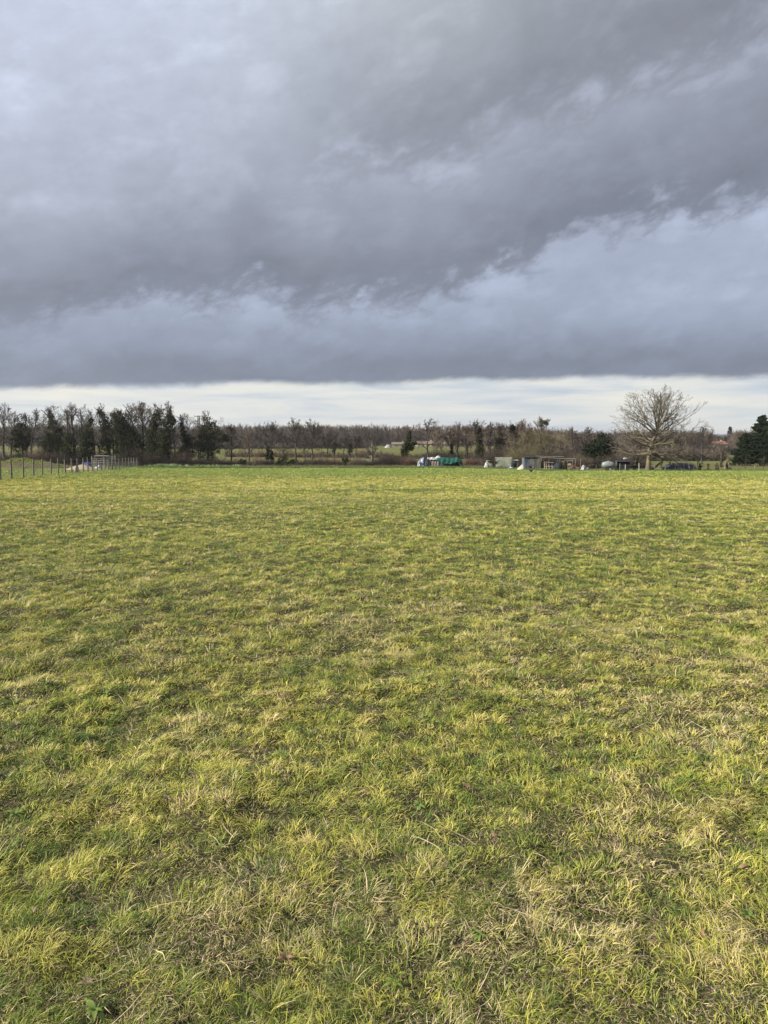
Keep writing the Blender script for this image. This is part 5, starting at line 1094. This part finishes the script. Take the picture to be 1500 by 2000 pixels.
house('pale cottage wall seen between the trees above the green tarpaulin', 889, 901, 338, 868, 862, 'stone_pale', 'roof_tan', 4, 1, 'cottage')
house('distant house with a bright orange-red tiled roof among the trees right of the walnut', 1394, 1420, 315, 868, 861.5, 'stone_pale', 'roof_red', 5, 2)
def farheap(label, px, Y, wpx, top, mt, seed, name='silage_heap'):
    x = xat(px, Y); z = float(terr_raw(x, Y)) - .2; V, Q = heap(w=wpx / F * Y, d=3, h=zat(top, Y) - z, seed=seed, steep=1.5, nz=.08, nscale=1.5); o = add_mesh(name, V, Q, None, mt, None, True); o.location = (x, Y, z); tag(o, label, 'heap')
farheap('grey-white sheeted heap left of the stone farm building', 758, 320, 15, 868.5, 'metal_grey', 50)

# --- vegetable rows and dry growth along the far edge
def strip_plants(name, n, fx, L0, L1, W_, tone_mat, seed, e0=60, seg=2):
    r2 = np.random.RandomState(seed); x, y = fx(r2, n); n = len(x); k = 7; x = np.repeat(x, k) + r2.normal(0, .05, n * k); y = np.repeat(y, k) + r2.normal(0, .05, n * k)
    m_ = n * k; V, Q, Tt, A = blades(x, y, r2.uniform(L0, L1, m_), r2.uniform(.6, 1.3, m_) * W_, r2.uniform(0, 6.28, m_), R(e0) + r2.normal(0, .3, m_), R(e0 - 60) + r2.normal(0, .4, m_), np.zeros(m_), seg)
    o = add_mesh(name, V, Q, Tt, tone_mat); tag(o, kind='stuff'); return o
def fx1(r2, n):
    px = r2.uniform(270, 945, n); row = r2.randint(0, 5, n); y = 98 + row * 1.5 + r2.normal(0, .12, n); return xat(px, y), y
strip_plants('vegetable_rows', 9000, fx1, 0.18, 0.42, 0.035, 'crop', 1)
def fx2(r2, n):
    px = np.concatenate([r2.normal(314, 5, n // 2), r2.normal(338, 5, n // 3), r2.uniform(280, 470, n // 5)]); y = r2.uniform(105, 108, len(px)); return xat(px, y), y
strip_plants('leafy_crop', 420, fx2, 0.35, 0.75, 0.10, 'crop_pale', 2, 70)
def fx3(r2, n):
    px = r2.uniform(-60, 1180, n); y = r2.uniform(108, 114, n); k = (px > 420) | (r2.uniform(0, 1, n) < .5); return xat(px, y)[k], y[k]
strip_plants('dry_grass', 3800, fx3, 0.2, 0.6, 0.018, 'dry_stalk', 3, 78)
def fx4(r2, n):
    px = r2.uniform(930, 1520, n); y = np.where(px < 1020, r2.uniform(90, 97, n), r2.uniform(83.5, 88, n)); return xat(px, y), y
strip_plants('rough_grass', 4200, fx4, 0.12, 0.42, 0.02, 'crop', 4, 70)

# --- black hen
x, y, z = gpos(1037, 924); o = thing('black_hen', 'black hen pecking on the grass before the blue-grey shed', 'hen', (x, y, gz(x, y)), rz=0.5)
th = np.linspace(-1, 1, 11); mb = MB(); mb.tube([(0.17 * t_, 0, 0.20 + 0.05 * t_ * t_ + (0.02 if t_ < 0 else 0)) for t_ in th] + [(0.21, 0, 0.29), (0.225, 0, 0.35), (0.235, 0, 0.385), (0.245, 0, 0.40)], [0.025, 0.055, .078, .095, .1, .1, .095, .085, .07, .055, .045, .035, .03, .028, .012], 12); body = mb.build('body', 'feathers', o, True)
MB().tube([(-0.13, 0, 0.25), (-0.20, 0, 0.34), (-0.235, 0, 0.38)], [0.05, 0.045, 0.01], 8).build('tail', 'feathers', o, True)
MB().box((0.245, 0, 0.415), (0.05, 0.008, 0.03)).build('comb', 'comb_red', o); MB().tube([(0.255, 0, 0.385), (0.285, 0, 0.378)], [0.01, 0.002], 6).build('beak', 'board_pale', o)
for sy in (-0.035, 0.035): MB().tube([(0.01, sy, 0.13), (-0.01, sy, 0.06), (0.01, sy, 0.0), (0.04, sy, 0.0)], [0.014, 0.008, 0.007, 0.005], 6).build('leg', 'board_pale', o)

# --- weeds and leaves in the near grass
def rosette(label, px, py, n, L0, W0, mt, seed, name='broadleaf_weed', group='low broad-leaved weeds in the near grass', elev=0.6):
    r2 = np.random.RandomState(seed + 700); x, y, z = gpos(px, py); V, Q = [], []; c = 0
    for i in range(n):
        a = i * 2.4 + r2.uniform(-.3, .3); e = r2.normal(elev, 0.25); L_ = 0.5 * L0 * r2.uniform(.5, 1.25); m_ = 6; P_ = np.zeros(3); P_[2] = 0.01; tw = r2.uniform(-.5, .5)
        for j in range(m_ + 1):
            t_ = j / m_; wd = 0.5 * W0 * (math.sin(math.pi * (0.08 + 0.92 * t_) ** 0.8) * 0.9 + 0.08) * (1 if j < m_ else 0.1)
            sd_ = np.array([-math.sin(a), math.cos(a), tw * .6]); up_ = 0.12 * wd
            V += [P_ - sd_ * wd / 2 + [0, 0, up_], P_.copy(), P_ + sd_ * wd / 2 + [0, 0, up_]]
            ee = e - 1.3 * t_; P_ = P_ + (L_ / m_) * np.array([math.cos(ee) * math.cos(a), math.cos(ee) * math.sin(a), math.sin(ee)])
            if j < m_: b_ = c + j * 3; Q += [(b_, b_ + 1, b_ + 4, b_ + 3), (b_ + 1, b_ + 2, b_ + 5, b_ + 4)]
        c += (m_ + 1) * 3
    o = add_mesh(name, np.array(V), Q, None, mt, None, True); o.location = (x, y, z + 0.012); return tag(o, label, 'weed', group)
W1 = [(1240, 1492, 9, .10, .030, 'bright green leafy weed right of centre, halfway down the grass'), (818, 1583, 8, .085, .028, 'light green weed in the near grass just right of the centre line'), (742, 1352, 9, .15, .030, 'dark leafy weed at the centre of the grass'),
      (206, 1362, 8, .12, .03, 'dark green weed at left, a third of the way down the grass'), (430, 1655, 9, .08, .026, 'low green weed left of centre near the dried dock plant'), (30, 1600, 9, .09, .03, 'green weed by the left edge of the near grass'),
      (1150, 1530, 8, .08, .025, 'small green weed left of the bright leafy weed'), (935, 1838, 10, .07, .024, 'green weed low in the near grass right of centre'), (186, 1988, 10, .09, .032, 'broad green weed at the bottom edge, left'), (770, 1935, 10, .07, .026, 'dark rosette low in the middle of the near grass'), (1462, 1800, 9, .08, .024, 'green weed by the right edge of the near grass')]
for i, (a, b, n, l, ww, lb) in enumerate(W1): rosette(lb, a, b, n, l, ww, 'leaf_weed', i)
W2 = [(490, 1712, 9, .075, .020, 'dried dock plant with curled pale leaves in a dark hollow, left of centre'), (560, 1888, 9, .08, .022, 'large dried dock plant with grey-brown leaves near the bottom'), (905, 1852, 7, .06, .016, 'small brown dried weed below the green weed right of centre'), (1372, 1842, 6, .07, .02, 'grey dried weed low at right'),
      (325, 1570, 8, .07, .018, 'dark dried weed in a hollow at left'), (912, 1550, 7, .06, .018, 'brown dried weed right of centre above the straw tufts'), (170, 1935, 7, .07, .02, 'brown curled dried weed at the bottom left'), (1060, 1560, 7, .07, .018, 'dried brown weed beside the small green weed'), (30, 1425, 7, .09, .02, 'dried weed in a dark hollow by the left edge'), (725, 1420, 7, .09, .02, 'dried weed in a dark hollow below the central leafy weed')]
for i, (a, b, n, l, ww, lb) in enumerate(W2): rosette(lb, a, b, n, l, ww, 'leaf_grey' if i % 2 == 0 else 'leaf_dead', 50 + i, 'dried_weed', 'dried weeds in the near grass', 0.9)
LV = [(568, 1708, 'small rust-red fallen leaf right of the dried dock plant'), (1445, 1706, 'large orange-brown fallen leaf near the right edge'), (1258, 1706, 'brown fallen leaf left of the large orange-brown one'), (1274, 1852, 'small orange fallen leaf low at right'), (962, 1642, 'brown fallen leaf right of the centre line'), (22, 1752, 'brown fallen leaf at the left edge'),
      (866, 1398, 'tan fallen leaf right of the central leafy weed'), (1100, 1668, 'long tan fallen leaf right of centre'), (430, 1762, 'tan curled fallen leaf below the dried dock plant'), (1205, 1372, 'orange fallen blade in the grass at right')]
for i, (a, b, lb) in enumerate(LV): rosette(lb, a, b, 1, .055 if i != 1 else .09, .045, 'leaf_dead', 90 + i, 'fallen_leaf', 'fallen leaves lying in the grass', 0.35)['category'] = 'leaf'

# ------------------------------------------------------------------ thin winter haze
hm = bpy.data.materials.new('haze'); hm.use_nodes = True; N = NT(hm.node_tree)
pv = N.n('ShaderNodeVolumePrincipled'); pv.inputs['Color'].default_value = (0.80, 0.86, 0.95, 1); pv.inputs['Density'].default_value = 0.00014; pv.inputs['Anisotropy'].default_value = 0.3
o_ = N.n('ShaderNodeOutputMaterial'); N.l(pv.outputs[0], o_.inputs['Volume']); M['haze'] = hm
hb = MB().box((0, 1500, 50), (7400, 3100, 106)).build('haze', 'haze'); tag(hb, kind='stuff')
sc.cycles.volume_bounces = 0
